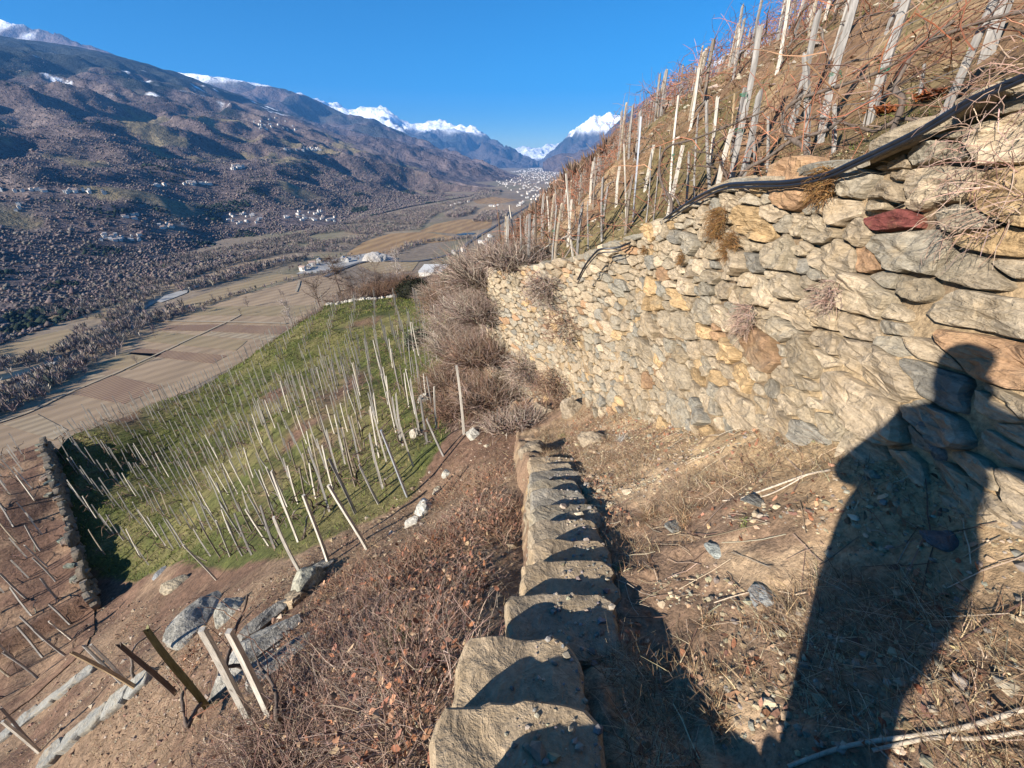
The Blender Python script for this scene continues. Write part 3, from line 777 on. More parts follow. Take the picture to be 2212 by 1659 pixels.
def build_wall(root, cells, mapper, rng, cap, step, gap, jit, proud, rough, cols=STONE_COLS, w=STONE_W, size_key=None, special=None):
    order = sorted(range(len(cells)), key=lambda i: -(size_key(cells[i]) if size_key else cells[i][1]))
    rest = Buf(); made = []
    for rank, i in enumerate(order):
        poly, a = cells[i]
        r, c = refine(poly, rng, step, gap, jit)
        pr = proud * rng.uniform(.55, 1.35) * min(1.3, .55 + a * 9)
        V, F4, F3 = stone_verts(r, c, pr, .10, rng, rough * min(1.2, .5 + a * 10))
        Wp = mapper(V[:, 0], V[:, 1], V[:, 2])
        colr = np.array(cols)[rng.choice(len(cols), p=w)] * rng.uniform(.8, 1.2)
        if special is not None:
            sp = special(Wp.mean(0), a)
            if sp is not None: colr = np.array(sp)
        if rank < cap:
            cen = Wp.mean(0)
            me = mesh_np('stone', Wp - cen, [F4, F3], np.ones((len(Wp), 3)), False, MAT['stone'])
            made.append(obj('stone', me, root, cen, color=colr))
        else:
            rest.add(Wp, F4, colr); rest.F3.append(F3 + rest.n - len(Wp))
    if rest.n:
        obj('small_stones', rest.mesh('small_stones', MAT['stone'], True), root, kind='stuff', color=(1, 1, 1))
    return made

wrng = np.random.default_rng(21)
# arc-length coordinate along the wall
seglen = np.linalg.norm(np.diff(WB[:, :2], axis=0), axis=1); WS = np.concatenate([[0], np.cumsum(seglen)]); WS -= np.interp(5.0, np.arange(len(WB)), WS)   # s = 0 near the head shadow
def s2k(s): return np.interp(s, WS, np.arange(len(WB)))
def wall_map(s, e, d):
    k = s2k(s); zb = np.interp(k, np.arange(len(WB)), WB[:, 2]); zt = np.interp(k, np.arange(len(WB)), WT[:, 2])
    h = (e - zb) / (zt - zb); p = wallpt(k, h)
    p2 = wallpt(k + .05, h); t = p2 - p; t[..., 2] = 0; t /= np.linalg.norm(t, axis=-1, keepdims=True) + 1e-9
    n = np.stack([-t[..., 1], t[..., 0], np.full(t.shape[:-1], .10)], -1)
    bulge = 0.07 * fbm(s * .9, e * 1.1, 0, 2, 41)
    return p + n * (d + bulge)[..., None]
def w_region(s, e):
    k = s2k(s); zb = np.interp(k, np.arange(len(WB)), WB[:, 2]); zt = np.interp(k, np.arange(len(WB)), WT[:, 2])
    return (zb - .15 < e < zt - .04)
S0, S1 = -3.2, float(WS[-1]) - 1.2
near_w = lambda s: 1.0 if s < 2.2 else max(.12, 1 - (s - 2.2) * .35)
mid_w = lambda s: 1.0
cells = stone_cells(w_region, [(.135, 200, near_w), (.092, 900, near_w), (.066, 2400, lambda s: 1.0 if s < 5 else .6), (.047, 6000, mid_w), (.031, 6000, mid_w)], 2.15, wrng, ((S0, -7.2), (S1, 2.0)))
WALL = obj('retaining_wall', None, None, (2, 3, -2.4), 'tall dry-stone retaining wall of tan and grey schist beside the path', 'stone wall')
INVW = -np.array(WALL.location)
def wall_key(c):
    p = wall_map(np.array([c[0][:, 0].mean()]), np.array([c[0][:, 1].mean()]), np.array([0.0]))[0]
    return c[1] / (p @ p) if CP * p[1] - SP * p[2] > 0.1 else 0
red = hit(BVHTree.FromPolygons([tuple(p) for p in np.array([wallpt(k, h) for k in np.linspace(3, 8, 40) for h in np.linspace(0, 1, 30)])], grid_faces(40, 30).tolist()), 1892, 476)
best = [9, None]
def special(cen, a):
    if red is not None and np.linalg.norm(cen - red) < .17 and a > .03: return (0.20, 0.055, 0.045)
    return None
_m = build_wall(WALL, cells, lambda s, e, d: wall_map(s, e, d) + INVW, wrng, 300, .026, .010, .012, .045, .026, size_key=wall_key)
# the one dark red stone, nearest to its place in the upper courses
if red is not None:
    q = min(_m, key=lambda o: (Vector(o.location) + WALL.location - Vector(red.tolist())).length - (0.1 if len(o.data.vertices) > 110 else 0))
    q.color = (0.17, 0.05, 0.04, 1); q['label'] = 'dark red stone among the tan stones'
kk = np.linspace(0, len(WB) - 1, 220); hh = np.linspace(-.12, 1, 60)
KK, HH = np.meshgrid(kk, hh, indexing='ij'); sv = np.interp(KK, np.arange(len(WB)), WS)
zb = np.interp(KK, np.arange(len(WB)), WB[:, 2]); zt = np.interp(KK, np.arange(len(WB)), WT[:, 2])
core = wall_map(sv, zb + (zt - zb) * HH, -0.012 - 0.032 * sstep(.25, .6, HH + .15 * fbm(sv * .8, HH * 2, 0, 2, 47)) + 0.022 * fbm(sv * 5, HH * 12, 0, 3, 44))
cc = lerp(np.array([0.30, 0.215, 0.125]) * np.ones(KK.shape + (3,)), np.array([0.17, 0.12, 0.075]), sstep(-.2, .5, fbm(sv * 2, HH * 5, 0, 3, 45)))
cc = lerp(cc, np.array([0.42, 0.31, 0.18]), sstep(.55, .15, HH) * sstep(-.4, .3, fbm(sv, HH * 3, 0, 3, 46)) * .7)
obj('earth_core', mesh_np('earth_core', core.reshape(-1, 3) + INVW, grid_faces(*KK.shape), cc.reshape(-1, 3), True, MAT['ground']), WALL, label='sandy earth packed between the stones')

def slab_mesh(name, half, rng, mat, jit=.06, nz=.02, sides=11, col=(1, 1, 1), e=.62):
    """flat irregular slab centred at its middle, z thickness 2*half[2]."""
    th = np.sort((np.arange(sides) + rng.uniform(-.3, .3, sides)) / sides * 6.2832)
    r = (np.abs(np.cos(th)) ** (2 / e) + np.abs(np.sin(th)) ** (2 / e)) ** (-e / 2) * (1 + jit * rng.standard_normal(sides))
    o = np.stack([np.cos(th) * r * half[0], np.sin(th) * r * half[1]], 1); V = []
    prof = [(.92, -1), (1.0, -.6), (1.02, .5), (.99, .84), (.93, 1.0), (.5, 1.0)]
    for f, z in prof:
        p = o * f; V.append(np.column_stack([p, half[2] * z + nz * fbm(p[:, 0] * 6 + half[0] * 40, p[:, 1] * 6, z * 2, 3, 9)]))
    V.append([[0, 0, half[2] * (1 + .1 * rng.normal())]]); V = np.concatenate(V); n = sides; i = np.arange(n)
    F4 = np.concatenate([np.stack([k * n + i, k * n + (i + 1) % n, (k + 1) * n + (i + 1) % n, (k + 1) * n + i], 1) for k in range(len(prof) - 1)])
    k = len(prof) - 1; F3 = np.stack([k * n + i, k * n + (i + 1) % n, np.full(n, (k + 1) * n)], 1)
    bot = np.arange(n)[::-1][None]
    return mesh_np(name, V, [F4, F3, bot], np.ones((len(V), 3)) * np.array(col), False, mat)

# coping slabs along the wall top
crng = np.random.default_rng(5)
k = 3.2
while k < 14.3:
    p = wallpt(k, 1.0); L = crng.uniform(.14, .34)
    t = wallpt(k + .1, 1.0) - wallpt(k - .1, 1.0); yaw = math.atan2(t[1], t[0])
    me = slab_mesh('coping_stone', (L, crng.uniform(.15, .22), crng.uniform(.03, .07)), crng, MAT['stone'])
    o = obj('coping_stone', me, WALL, p + INVW + np.array([.14, 0, .0 + crng.uniform(-.01, .03)]), color=np.array(STONE_COLS)[crng.choice([3, 4, 5, 2, 9])] * crng.uniform(.75, 1.1))
    o.rotation_euler = (crng.normal(0, .08), math.atan2(-t[2], np.hypot(t[0], t[1])) + crng.normal(0, .06), yaw)
    k += (2 * L + crng.uniform(0, .12)) / np.linalg.norm(wallpt(k + .5, 1) - wallpt(k - .5, 1))

# ---- stone stairway
srng = np.random.default_rng(12)
STAIR = obj('stone_stairway', None, None, (.3, 2.5, -2.9), 'rough stone stairway of thick slabs descending along the path edge', 'stairs')
SINV = -np.array(STAIR.location)
XL = lambda y: np.interp(y, [-.4, .2, .6, 1.02, 1.24, 1.64, 2.16, 3.1, 4.2, 4.8], [-.35, -.33, -.30, -.24, -.08, .05, .16, .23, .23, .22])
y = -.02; i = 0
while y < 4.42:
    run = .335 + srng.uniform(-.03, .03) if i > 2 else (.40 if i < 2 else .36)
    xl = XL(y + run / 2) + srng.uniform(-.03, .03); wid = .61 + srng.uniform(-.04, .08) 
    zt_ = float(stair_z(y + run * .62)) + .035 + srng.uniform(-.012, .012); th = .095 + srng.uniform(-.015, .02)
    me = slab_mesh('step', (wid / 2, run / 2 * 1.13, th), srng, MAT['stone'], jit=.03, nz=.014, sides=30, e=.36)
    o = obj('step', me, STAIR, np.array([xl + wid / 2, y + run / 2, zt_ - th]) + SINV, color=np.array([(.36, .27, .17), (.33, .26, .175), (.28, .235, .165), (.27, .235, .18)][srng.choice(4, p=[.4, .3, .2, .1])]) * srng.uniform(.9, 1.1))
    o.rotation_euler = (srng.normal(-.02, .025), srng.normal(0, .025), srng.normal(.02, .05))
    y += run; i += 1
# rough cheek stones under the open edge of the stairs
chk = obj('stair_side_wall', None, None, (0, 2.5, -3.5), 'low rubble wall under the open edge of the stone stairway', 'stone wall'); CI = -np.array(chk.location)
def cheek_map(s, e, d):
    return np.stack([XL(s) + .06 - d + .05 * (e - stair_z(s)), s, e], -1)
cells = stone_cells(lambda s, e: stair_z(s) - .85 < e < stair_z(s) - .26, [(.13, 250, mid_w), (.08, 700, mid_w), (.05, 600, mid_w)], 1.6, srng, ((.2, -5.2), (4.9, -1.7)))
build_wall(chk, cells, lambda s, e, d: cheek_map(s, e, d) + CI, srng, 80, .04, .006, .012, .05, .03)
sv, ev = np.meshgrid(np.linspace(.1, 4.95, 60), np.linspace(-1.1, -.24, 12), indexing='ij')
V = cheek_map(sv, stair_z(sv) + ev, np.zeros_like(sv) - .01)
obj('earth_core', mesh_np('earth_core', V.reshape(-1, 3) + CI, grid_faces(*sv.shape), np.array((.2, .14, .085)), True, MAT['ground']), chk)

# ---- dry-stone wall of the brown terrace (its shaded face looks to the green vineyard)
trng = np.random.default_rng(17)
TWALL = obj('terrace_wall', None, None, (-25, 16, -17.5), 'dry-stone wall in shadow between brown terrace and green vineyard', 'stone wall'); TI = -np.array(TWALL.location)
TL = float(np.linalg.norm(TW_B - TW_A))
def tw_top(s): q = TW_A + tdir * np.asarray(s)[..., None]; return BT(q[..., 0], q[..., 1])
def tw_bot(s): q = TW_A + tdir * np.asarray(s)[..., None] + tn * .6; return np.minimum(low_z(q[..., 0], q[..., 1]) - .3, tw_top(s) - .3)
def tw_map(s, e, d):
    s = np.asarray(s); q = TW_A + tdir * s[..., None] + tn * (d + .12 * (tw_top(s) - e) + .05)[..., None]
    return np.concatenate([q, np.asarray(e)[..., None]], -1)
sv = np.linspace(-.5, TL + .6, 80); tops, bots = tw_top(sv), tw_bot(sv)
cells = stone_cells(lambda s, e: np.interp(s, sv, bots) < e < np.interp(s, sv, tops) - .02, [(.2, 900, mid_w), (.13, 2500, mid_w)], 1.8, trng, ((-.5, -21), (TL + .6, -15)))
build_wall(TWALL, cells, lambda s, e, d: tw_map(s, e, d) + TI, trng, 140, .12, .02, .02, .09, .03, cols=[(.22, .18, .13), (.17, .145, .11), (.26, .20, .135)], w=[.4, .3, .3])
SS, HH = np.meshgrid(sv, np.linspace(-.1, 1, 8), indexing='ij'); EE = tw_bot(SS) + (tw_top(SS) - tw_bot(SS)) * HH
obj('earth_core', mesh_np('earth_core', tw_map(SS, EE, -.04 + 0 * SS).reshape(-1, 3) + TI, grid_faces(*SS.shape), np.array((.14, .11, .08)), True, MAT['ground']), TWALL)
for i in range(18):
    s = trng.uniform(0, TL); q = TW_A + tdir * s - tn * trng.uniform(-.15, .25)
    o = obj('coping_stone', slab_mesh('coping_stone', (trng.uniform(.12, .3), trng.uniform(.1, .2), trng.uniform(.05, .09)), trng, MAT['stone'], .1), TWALL, np.array([q[0], q[1], float(tw_top(np.array([s]))[0]) + .03]) + TI, color=(.28 * trng.uniform(.7, 1.2), .235, .175))
    o.rotation_euler = (0, 0, trng.uniform(0, 3))

# ---- black irrigation hoses along the wall top
def poly_tube(name, pts, r, sides, mat, n=120, off=None):
    p = smooth_pts(pts, n)[None]; V, F = tubes(p, np.full((1, n), r), sides)
    return mesh_np(name, V - (0 if off is None else np.asarray(off)), F, np.ones((len(V), 3)), True, mat)
MAT['hose'] = mat_plain('black pipe', [(0.008, 0.009, 0.012), (0.02, 0.022, 0.028)], 30, 0.32, spec=0.5)
HP = [(2330, 105), (2212, 165), (2100, 215), (2000, 275), (1920, 315), (1850, 348), (1780, 378), (1700, 393), (1620, 396), (1560, 402), (1500, 430), (1440, 470), (1390, 508), (1340, 533), (1300, 538), (1287, 545), (1265, 572), (1248, 604)]
def hose_pts(dv, f):
    out = []
    for u, v in HP:
        x = 2.12 if u > 1380 else np.interp(u, [1248, 1300, 1380], [1.22, 1.5, 2.04])
        out.append(P(u, v + dv, x / ((u - CU) / FPX) * f))
    return np.array(out)
for dv, f, r, lab in ((0, .99, .017, 'thick black irrigation pipe lying along the wall top'), (8, .985, .010, 'thinner black pipe just below the thick one on the wall top')):
    pts = hose_pts(dv, f); obj('irrigation_pipe', poly_tube('irrigation_pipe', pts, r, 8, MAT['hose'], 160, pts[6]), None, pts[6], lab, 'pipe', 'irrigation pipes')
# ================================================================== stakes and vines
prng = np.random.default_rng(31)
def stake_mesh(name, h, r, rng, bend=.03, square=False, cols=(0.30, 0.27, 0.235), split=True, K_=7):
    sides = 4 if square else 7
    z = np.linspace(-.25, h, K_); t = (z + .25) / (h + .25)
    ax = np.stack([bend * h * np.sin(t * 3.1 + rng.uniform(0, 6)) * t, bend * h * np.sin(t * 2.3 + rng.uniform(0, 6)) * t, z], 1)
    th = (np.arange(sides) + .5) / sides * 6.2832
    rr = np.ones((K_, sides)) if square else 1 + .22 * rng.standard_normal(sides)[None] + .07 * rng.standard_normal((K_, sides))
    rad = r * (1.08 - .22 * t)[:, None] * rr
    V = ax[:, None, :] + np.stack([np.cos(th)[None] * rad, np.sin(th)[None] * rad * (1 if square else .8), 0 * rad], -1)
    if not square: V[-1, :, 2] += rng.uniform(-.05, .05, sides) * min(1, h)
    V = V.reshape(-1, 3); i = np.arange(sides)
    F = np.concatenate([np.stack([k * sides + i, k * sides + (i + 1) % sides, (k + 1) * sides + (i + 1) % sides, (k + 1) * sides + i], 1) for k in range(K_ - 1)])
    V = np.vstack([V, ax[-1:]]); F3 = np.stack([(K_ - 1) * sides + i, (K_ - 1) * sides + (i + 1) % sides, np.full(sides, len(V) - 1)], 1)
    c = np.array(cols) * np.ones((len(V), 3)); c *= (.9 + .2 * rng.random((len(V), 1)))
    return mesh_np(name, V, [F, F3], c, False, MAT['wood'])

MAT['tie'] = mat_plain('green twine', [(0.02, 0.16, 0.09), (0.03, 0.24, 0.14)], 40, 0.7)
MAT['metal'] = mat_plain('galvanised steel', [(0.42, 0.44, 0.47), (0.55, 0.57, 0.60)], 20, 0.45, metal=0.6)
GREY, PALE, DARK, TANW = (0.27, 0.25, 0.225), (0.52, 0.47, 0.39), (0.10, 0.075, 0.058), (0.40, 0.29, 0.17)
WIRE_STAKES = []

def aim(B, top):
    """height and lean so a stake with foot B ends at a given picture point."""
    xt = (top[0] - CU) / FPX; yt = (CV - top[1]) / FPX
    zt = B[1] * (CP * yt - SP) / (CP + SP * yt) if True else 0
    zc = CP * B[1] - SP * zt
    return zt - B[2], xt * zc - B[0]

def stake_at(B, h, lean=(0, 0), r=.03, cols=GREY, label=None, group=None, square=False, mesh=None, ties=0, yaw=None, bend=.03, cat='stake', name='vineyard_stake', rng=prng, metal=False):
    me = mesh or stake_mesh(name, h, r, rng, bend, square, cols)
    if metal: me.materials.clear(); me.materials.append(MAT['metal'])
    o = obj(name, me, None, B, label, cat, group)
    d = Vector((lean[0], lean[1], h)).normalized()
    q = Vector((0, 0, 1)).rotation_difference(d) @ Matrix.Rotation(prng.uniform(0, 6.28) if yaw is None else yaw, 3, 'Z').to_quaternion()
    o.rotation_mode = 'QUATERNION'; o.rotation_quaternion = q
    for k in range(ties):
        zt_ = h * prng.uniform(.35, .65); n = 40; a = np.linspace(0, 6.28 * 3, n)
        p = np.stack([np.cos(a) * r * 1.22, np.sin(a) * r * 1.1, zt_ + np.linspace(-.02, .025, n)], 1)
        V, F = tubes(p[None], np.full((1, n), .0035), 4)
        tail = np.array([[r * 1.1, 0, zt_], [r * 1.5, .02, zt_ - .05], [r * 1.2, .03, zt_ - .13]]); V2, F2 = tubes(tail[None], np.full((1, 3), .003), 4)
        obj('tie', mesh_np('tie', np.vstack([V, V2]), np.vstack([F, F2 + len(V)]), None, True, MAT['tie']), o)
    return o

# --- stakes above the wall: foot pixel, top pixel, depth when on the wall top, radius, look, label
UPS = [((1579, 399), (1626, 59), .045, GREY, 2, 'thick grey leaning stake with green ties on the wall top by the pipe'),
       ((1776, 304), (1839, -14), .060, GREY, 1, 'thick crooked grey stake rising above the frame top over the pipe'),
       ((1876, 267), (1957, -14), .050, GREY, 2, 'leaning grey stake with two green ties beside the crooked stake'),
       ((2134, 120), (2184, -20), .058, GREY, 0, 'massive grey stake standing at the right end of the wall top'),
       ((1447, 453), (1463, 204), .027, PALE, 1, 'pale squared wooden stake on the wall edge above the pipe'),
       ((1368, 480), (1379, 251), .026, 'metal', 0, 'bluish galvanised metal pole at the wall edge'),
       ((1239, 562), (1216, 372), .026, PALE, 0, 'pale squared stake leaning at the far end of the wall'),
       ((1302, 519), (1302, 382), .030, GREY, 1, 'grey split stake with green tie beside the metal pole'),
       ((1534, 412), (1527, 213), .022, GREY, 0, 'slim grey stake behind the thick leaning stake'),
       ((1744, 344), (1740, 100), .034, GREY, 1, 'straight grey stake with dark bands next to the crooked stake'),
       ((1631, 380), (1626, 294), .022, GREY, 0, 'short pointed grey stake at the foot of the thick leaning stake'),
       ((1987, 217), (2000, 136), .024, GREY, 0, 'short pale pointed stake near the dry orange leaves'),
       ((1572, 353), (1588, 204), .018, TANW, 0, 'thin tan stake just behind the thick leaning stake'),
       ((1271, 536), (1271, 435), .024, GREY, 1, 'short grey stake with green tie above the corner of the wall'),
       ((1351, 496), (1352, 308), .018, PALE, 0, 'slender pale stake left beside the metal pole'),
       ((1500, 430), (1504, 245), .020, GREY, 0, 'slim grey stake between pale squared stake and leaning stake'),
       ((1088, 566), (1076, 460), .026, DARK, 0, 'dark brown leaning stake at the far terrace corner'),
       ((1098, 563), (1089, 468), .024, DARK, 0, 'second dark brown stake beside the corner one'),
       ((1117, 552), (1100, 442), .024, PALE, 0, 'pale leaning stake behind the dark corner stakes'),
       ((1125, 569), (1126, 465), .022, GREY, 0, 'grey stake right next to the dark corner pair'),
       ((1157, 567), (1155, 439), .026, DARK, 0, 'tall dark grey stake standing alone near the far corner'),
       ((1193, 567), (1199, 443), .026, GREY, 1, 'pale grey crooked stake left of the leaning pale one'),
       ((1657, 372), (1662, 250), .020, GREY, 0, 'grey stake with green twine right of the thick leaning stake'),
       ((1800, 330), (1806, 220), .020, GREY, 0, 'grey stake half hidden behind the crooked one'),
       ((1395, 487), (1412, 330), .022, GREY, 0, 'grey stake right next to the metal pole'),
       ((1412, 478), (1424, 318), .020, GREY, 0, 'second grey stake beside the metal pole'),
       ((1482, 440), (1492, 330), .020, GREY, 0, 'low grey stake behind the pale squared stake')]
for (b, t, r, c, ties, lab) in UPS:
    B = hit(BV_UP, *b)
    if B is None or np.linalg.norm(B) > 20: continue
    h, dx = aim(B, t); h = float(np.clip(h, .3, 3.0))
    stake_at(B, h, (dx, 0), r, GREY if c == 'metal' else c, lab, 'stakes on the upper terrace', square=(c in (PALE,) or c == 'metal'), ties=ties, bend=(.05 if r > .04 else .025), metal=(c == 'metal'))
# leaning props at the corner
for a, b_, lab in (((1112, 575), (1232, 508), 'thin pale pole lying on the grass of the upper terrace'), ((1188, 575), (1158, 500), 'thin bent pole propped against the dark grey stake')):
    A_, B_ = hit(BV_UP, *a), hit(BV_UP, *b_)
    if A_ is not None and B_ is not None and np.linalg.norm(B_ - A_) < 6:
        d = B_ - A_; me = stake_mesh('pole', float(np.linalg.norm(d)), .018, prng, .02, False, PALE)
        o = obj('pole', me, None, A_ + np.array([0, 0, .03]), lab, 'pole'); o.rotation_mode = 'QUATERNION'; o.rotation_quaternion = Vector((0, 0, 1)).rotation_difference(Vector((d / np.linalg.norm(d)).tolist()))

# --- lists of further stakes: (position, height, area)
CAND = []
for d in np.arange(.55, 26, 1.15):
    for yy in np.arange(2.5, 62, 1.0):
        y = yy + prng.normal(0, .22) ; x = float(np.interp(y, EY, EX)) + d + prng.normal(0, .12)
        if prng.random() < .08 + .3 * (d > 6) + .15 * (y > 35): continue
        if d < 1 and y < 9: continue
        z = float(up_z(x, y)); CAND.append((np.array([x, y, z]), prng.uniform(.9, 1.6), 'up'))
def rows(poly, o, ax, sp_row, sp_in, zf, hh, area, jit=.15):
    ax = np.array(ax) / np.linalg.norm(ax); bx = np.array([-ax[1], ax[0]])
    for i in range(-60, 60):
        for j in range(-80, 80):
            q = np.array(o) + ax * (j * sp_in + prng.normal(0, jit)) + bx * (i * sp_row + prng.normal(0, jit * .6))
            if not in_poly(q[0], q[1], poly): continue
            CAND.append((np.array([q[0], q[1], zf(q[0], q[1])]), prng.uniform(*hh), area))
NEARG = [(-2.6, 6.4), (-2.0, 8.2), (-3.3, 14), (-3.8, 20), (-4.0, 26), (-6, 31), (-14.5, 27.5), (-26, 29), (-34, 24), (-20.5, 13.2), (-13, 10.9), (-8.6, 8.2), (-4.8, 5.7)]
FARG = [(-4.5, 30), (-6, 37), (-9, 45), (-20.5, 44.5), (-26.5, 33), (-15, 28.8)]
rows(NEARG, (-15, 18), (.50, .86), 1.05, .85, lambda x, y: float(low_z(x, y)), (1.25, 2.0), 'green', .05)
rows(FARG, (-15, 36), (-.3, .95), 2.0, 1.3, lambda x, y: float(low_z(x, y)), (1.1, 1.5), 'far', .06)
BR = [tuple(TW_A + (TW_B - TW_A) * .97 - tn * .4), tuple(TW_A + (TW_B - TW_A) * -.25 - tn * .5), tuple(TW_A - tn * 13 - tdir * 7), tuple(TW_B - tn * 13)]
rows(BR, (-24, 12), tuple(-tn), 1.35, .8, lambda x, y: (lambda q: -99 if q is None else q)(drop(BV_TER, x, y)), (1.3, 1.8), 'brown', .1)
for e0, e1, nn in (((150, 948), (450, 833), 26), ((450, 833), (700, 663), 24)):
    for q in np.linspace(0, 1, nn):
        B = P(e0[0] + (e1[0] - e0[0]) * q, e0[1] + (e1[1] - e0[1]) * q + 4, np.interp(q, [0, 1], [30.5, 36] if e0[0] < 400 else [36, 45]))
        CAND.append((np.array([B[0], B[1], float(low_z(B[0], B[1])) - .1]), prng.uniform(1.2, 1.9), 'edge'))
# --- hand-placed stakes of the lower ground
LOWS = [((545, 1560), (425, 1365), .036, PALE, 'pale squared stake with a vine tied to it, near the slate slabs'),
        ((592, 1565), (498, 1370), .034, PALE, 'second pale squared stake, next to the brambles'),
        ((380, 1500), (265, 1388), .040, DARK, 'dark brown thick stake leaning over the slate kerb'),
        ((447, 1525), (322, 1355), .038, (0.16, 0.15, 0.07), 'mossy crooked stake between dark and pale stakes'),
        ((710, 1218), (662, 1068), .034, PALE, 'pale squared stake at the near edge of the green vineyard'),
        ((793, 1186), (711, 1043), .034, PALE, 'pale stake with a green tie at its foot'),
        ((648, 1234), (588, 1118), .032, PALE, 'light stake on the stony edge of the green vineyard'),
        ((468, 1253), (396, 1173), .034, PALE, 'white-looking stake standing apart above the rock outcrop'),
        ((880, 1073), (822, 930), .030, 'metal', 'bluish speckled metal stake in the green vineyard'),
        ((1002, 938), (985, 790), .036, PALE, 'tall pale stake beside the white boulder at the vineyard end'),
        ((944, 927), (936, 835), .030, PALE, 'cream stake left of the tall pale stake'),
        ((958, 985), (918, 903), .030, GREY, 'short brown-grey stake below the cream stake'),
        ((835, 997), (802, 888), .030, PALE, 'cream stake in the middle of the green vineyard'),
        ((893, 1007), (857, 905), .028, PALE, 'leaning cream stake with long shadow in the green vineyard'),
        ((818, 1088), (775, 1003), .034, GREY, 'grey-brown stake by the brown earth patch'),
        ((768, 1110), (715, 990), .030, GREY, 'thin forked grey stake with vine stem'),
        ((300, 1490), (142, 1400), .030, TANW, 'yellowish stake propped near the slate kerb'),
        ((262, 1475), (185, 1392), .030, GREY, 'grey stake of the pair at the slate kerb'),
        ((268, 1470), (200, 1388), .028, PALE, 'light stake of the pair at the slate kerb'),
        ((85, 1625), (8, 1555), .034, PALE, 'light stake in the bottom corner'),
        ((72, 1610), (-5, 1530), .034, GREY, 'grey stake in the bottom corner')]
used = []
for b, t, r, c, lab in LOWS:
    B = hit(BV_HILL, *b); B2 = hit(BV_TER, *b)
    if B2 is not None and (B is None or np.linalg.norm(B2) < np.linalg.norm(B)): B = B2
    if B is None: continue
    h, dx = aim(B, t); h = float(np.clip(h, .5, 2.6)); used.append(B)
    stake_at(B, h, (dx, 0), r, GREY if c == 'metal' else c, lab, 'stakes on the lower terraces', square=(c == PALE or c == 'metal'), ties=0, metal=(c == 'metal'), bend=.02 if c != (0.16, 0.15, 0.07) else .035)
used = np.array(used)

VAR = []
for i in range(10):
    cc = [GREY, GREY, PALE, (0.34, 0.31, 0.27), (0.20, 0.165, 0.13), (0.46, 0.42, 0.35), GREY, (0.36, 0.30, 0.22), PALE, (0.24, 0.22, 0.20)][i]
    VAR.append(stake_mesh('vineyard_stake', 1.0, .026, prng, .03, i in (2, 8), cc, K_=4))
scored = []
for B, h, area in CAND:
    if area != 'up' and len(used) and np.min(np.linalg.norm(used[:, :2] - B[:2], axis=1)) < .5: continue
    u, v, zc = project(B + np.array([0, 0, h * .6]))
    if zc < 1.5 or B[2] < -90 or not (-40 < u < 2260 and -60 < v < 1720): continue
    scored.append((h / zc, B, h, area))
scored.sort(key=lambda q: -q[0])
NAMES = {'up': ('weathered grey stake among red vine canes on the upper slope', 'stakes on the upper slope'), 'green': ('weathered stake in the rows of the green lower vineyard', 'stakes in the green vineyard'),
         'far': ('thin stake in the smooth far part of the green vineyard', 'stakes in the far green rows'), 'brown': ('grey stake on the bare brown terrace', 'stakes on the brown terrace'), 'edge': ('stake along the outer edge of the green vineyard above the fields', 'stakes on the outer vineyard edge')}
LOOK = ['grey rounded', 'thick-ended grey', 'pale squared', 'light grey', 'dark brown', 'cream-coloured', 'cracked grey', 'tan', 'light squared', 'bluish grey']
def stake_label(i, B, area):
    u, v, _ = project(B); k = LOOK[i]
    if area == 'green': w_ = ('near the shaded terrace wall' if u < 330 else 'on the near stony edge' if v > 1150 else 'beside the steep brushy bank' if u > 800 else 'in the upper middle' if v < 900 else 'in the middle'); return '%s stake %s of the green vineyard' % (k, w_)
    if area == 'up': w_ = ('close behind the wall top' if B[0] - np.interp(B[1], EY, EX) < 1.6 else 'on the far end' if B[1] > 14 else 'high up' if u > 1700 else 'half way up'); return '%s stake %s of the upper slope among red canes' % (k, w_)
    if area == 'brown': return '%s stake on the bare brown terrace %s' % (k, 'near its wall' if u > 60 else 'at the frame edge')
    return '%s stake, %s' % (k, NAMES[area][0])
far_buf = Buf(); nl = 0; WIRE = {'up': [], 'green': [], 'far': [], 'brown': [], 'edge': []}
LIMIT = 310 - len(UPS) - len(LOWS)
VARV = []
for me in VAR:
    a = np.empty(len(me.vertices) * 3, np.float32); me.vertices.foreach_get('co', a); VARV.append(a.reshape(-1, 3))
for sc_, B, h, area in scored:
    i = int(prng.integers(0, 10)); lean = prng.normal(0, .035, 2) + np.array([-.02, 0])
    if area == 'far': lean *= .3
    WIRE[area].append((B, h))
    if nl < LIMIT:
        o = obj('vineyard_stake', VAR[i], None, B, stake_label(i, B, area), 'stake', NAMES[area][1]); nl += 1
        o.scale = (1.5, 1.5, h) if area in ('up', 'brown') else (1.1, 1.1, h); o.rotation_euler = (lean[1], lean[0], prng.uniform(0, 6.28) if False else 0)
    else:
        a = np.array([[.016, 0], [-.008, .014], [-.008, -.014]]) * (1.9 if area == 'far' else 2.2 if area == 'brown' else 1.7)
        top = B + np.array([lean[0] * h, -lean[1] * h, h]); V = np.concatenate([np.column_stack([a + B[:2], np.full(3, B[2] - .1)]), np.column_stack([a + top[:2], np.full(3, top[2])])])
        far_buf.add(V, [(0, 1, 4, 3), (1, 2, 5, 4), (2, 0, 3, 5)], [GREY, PALE, (.34, .31, .27), (.46, .42, .35)][int(prng.integers(0, 4))])
obj('distant_stakes', far_buf.mesh('distant_stakes', MAT['wood']), None, None, 'countless small stakes in the far vineyard rows', None, None, 'stuff')

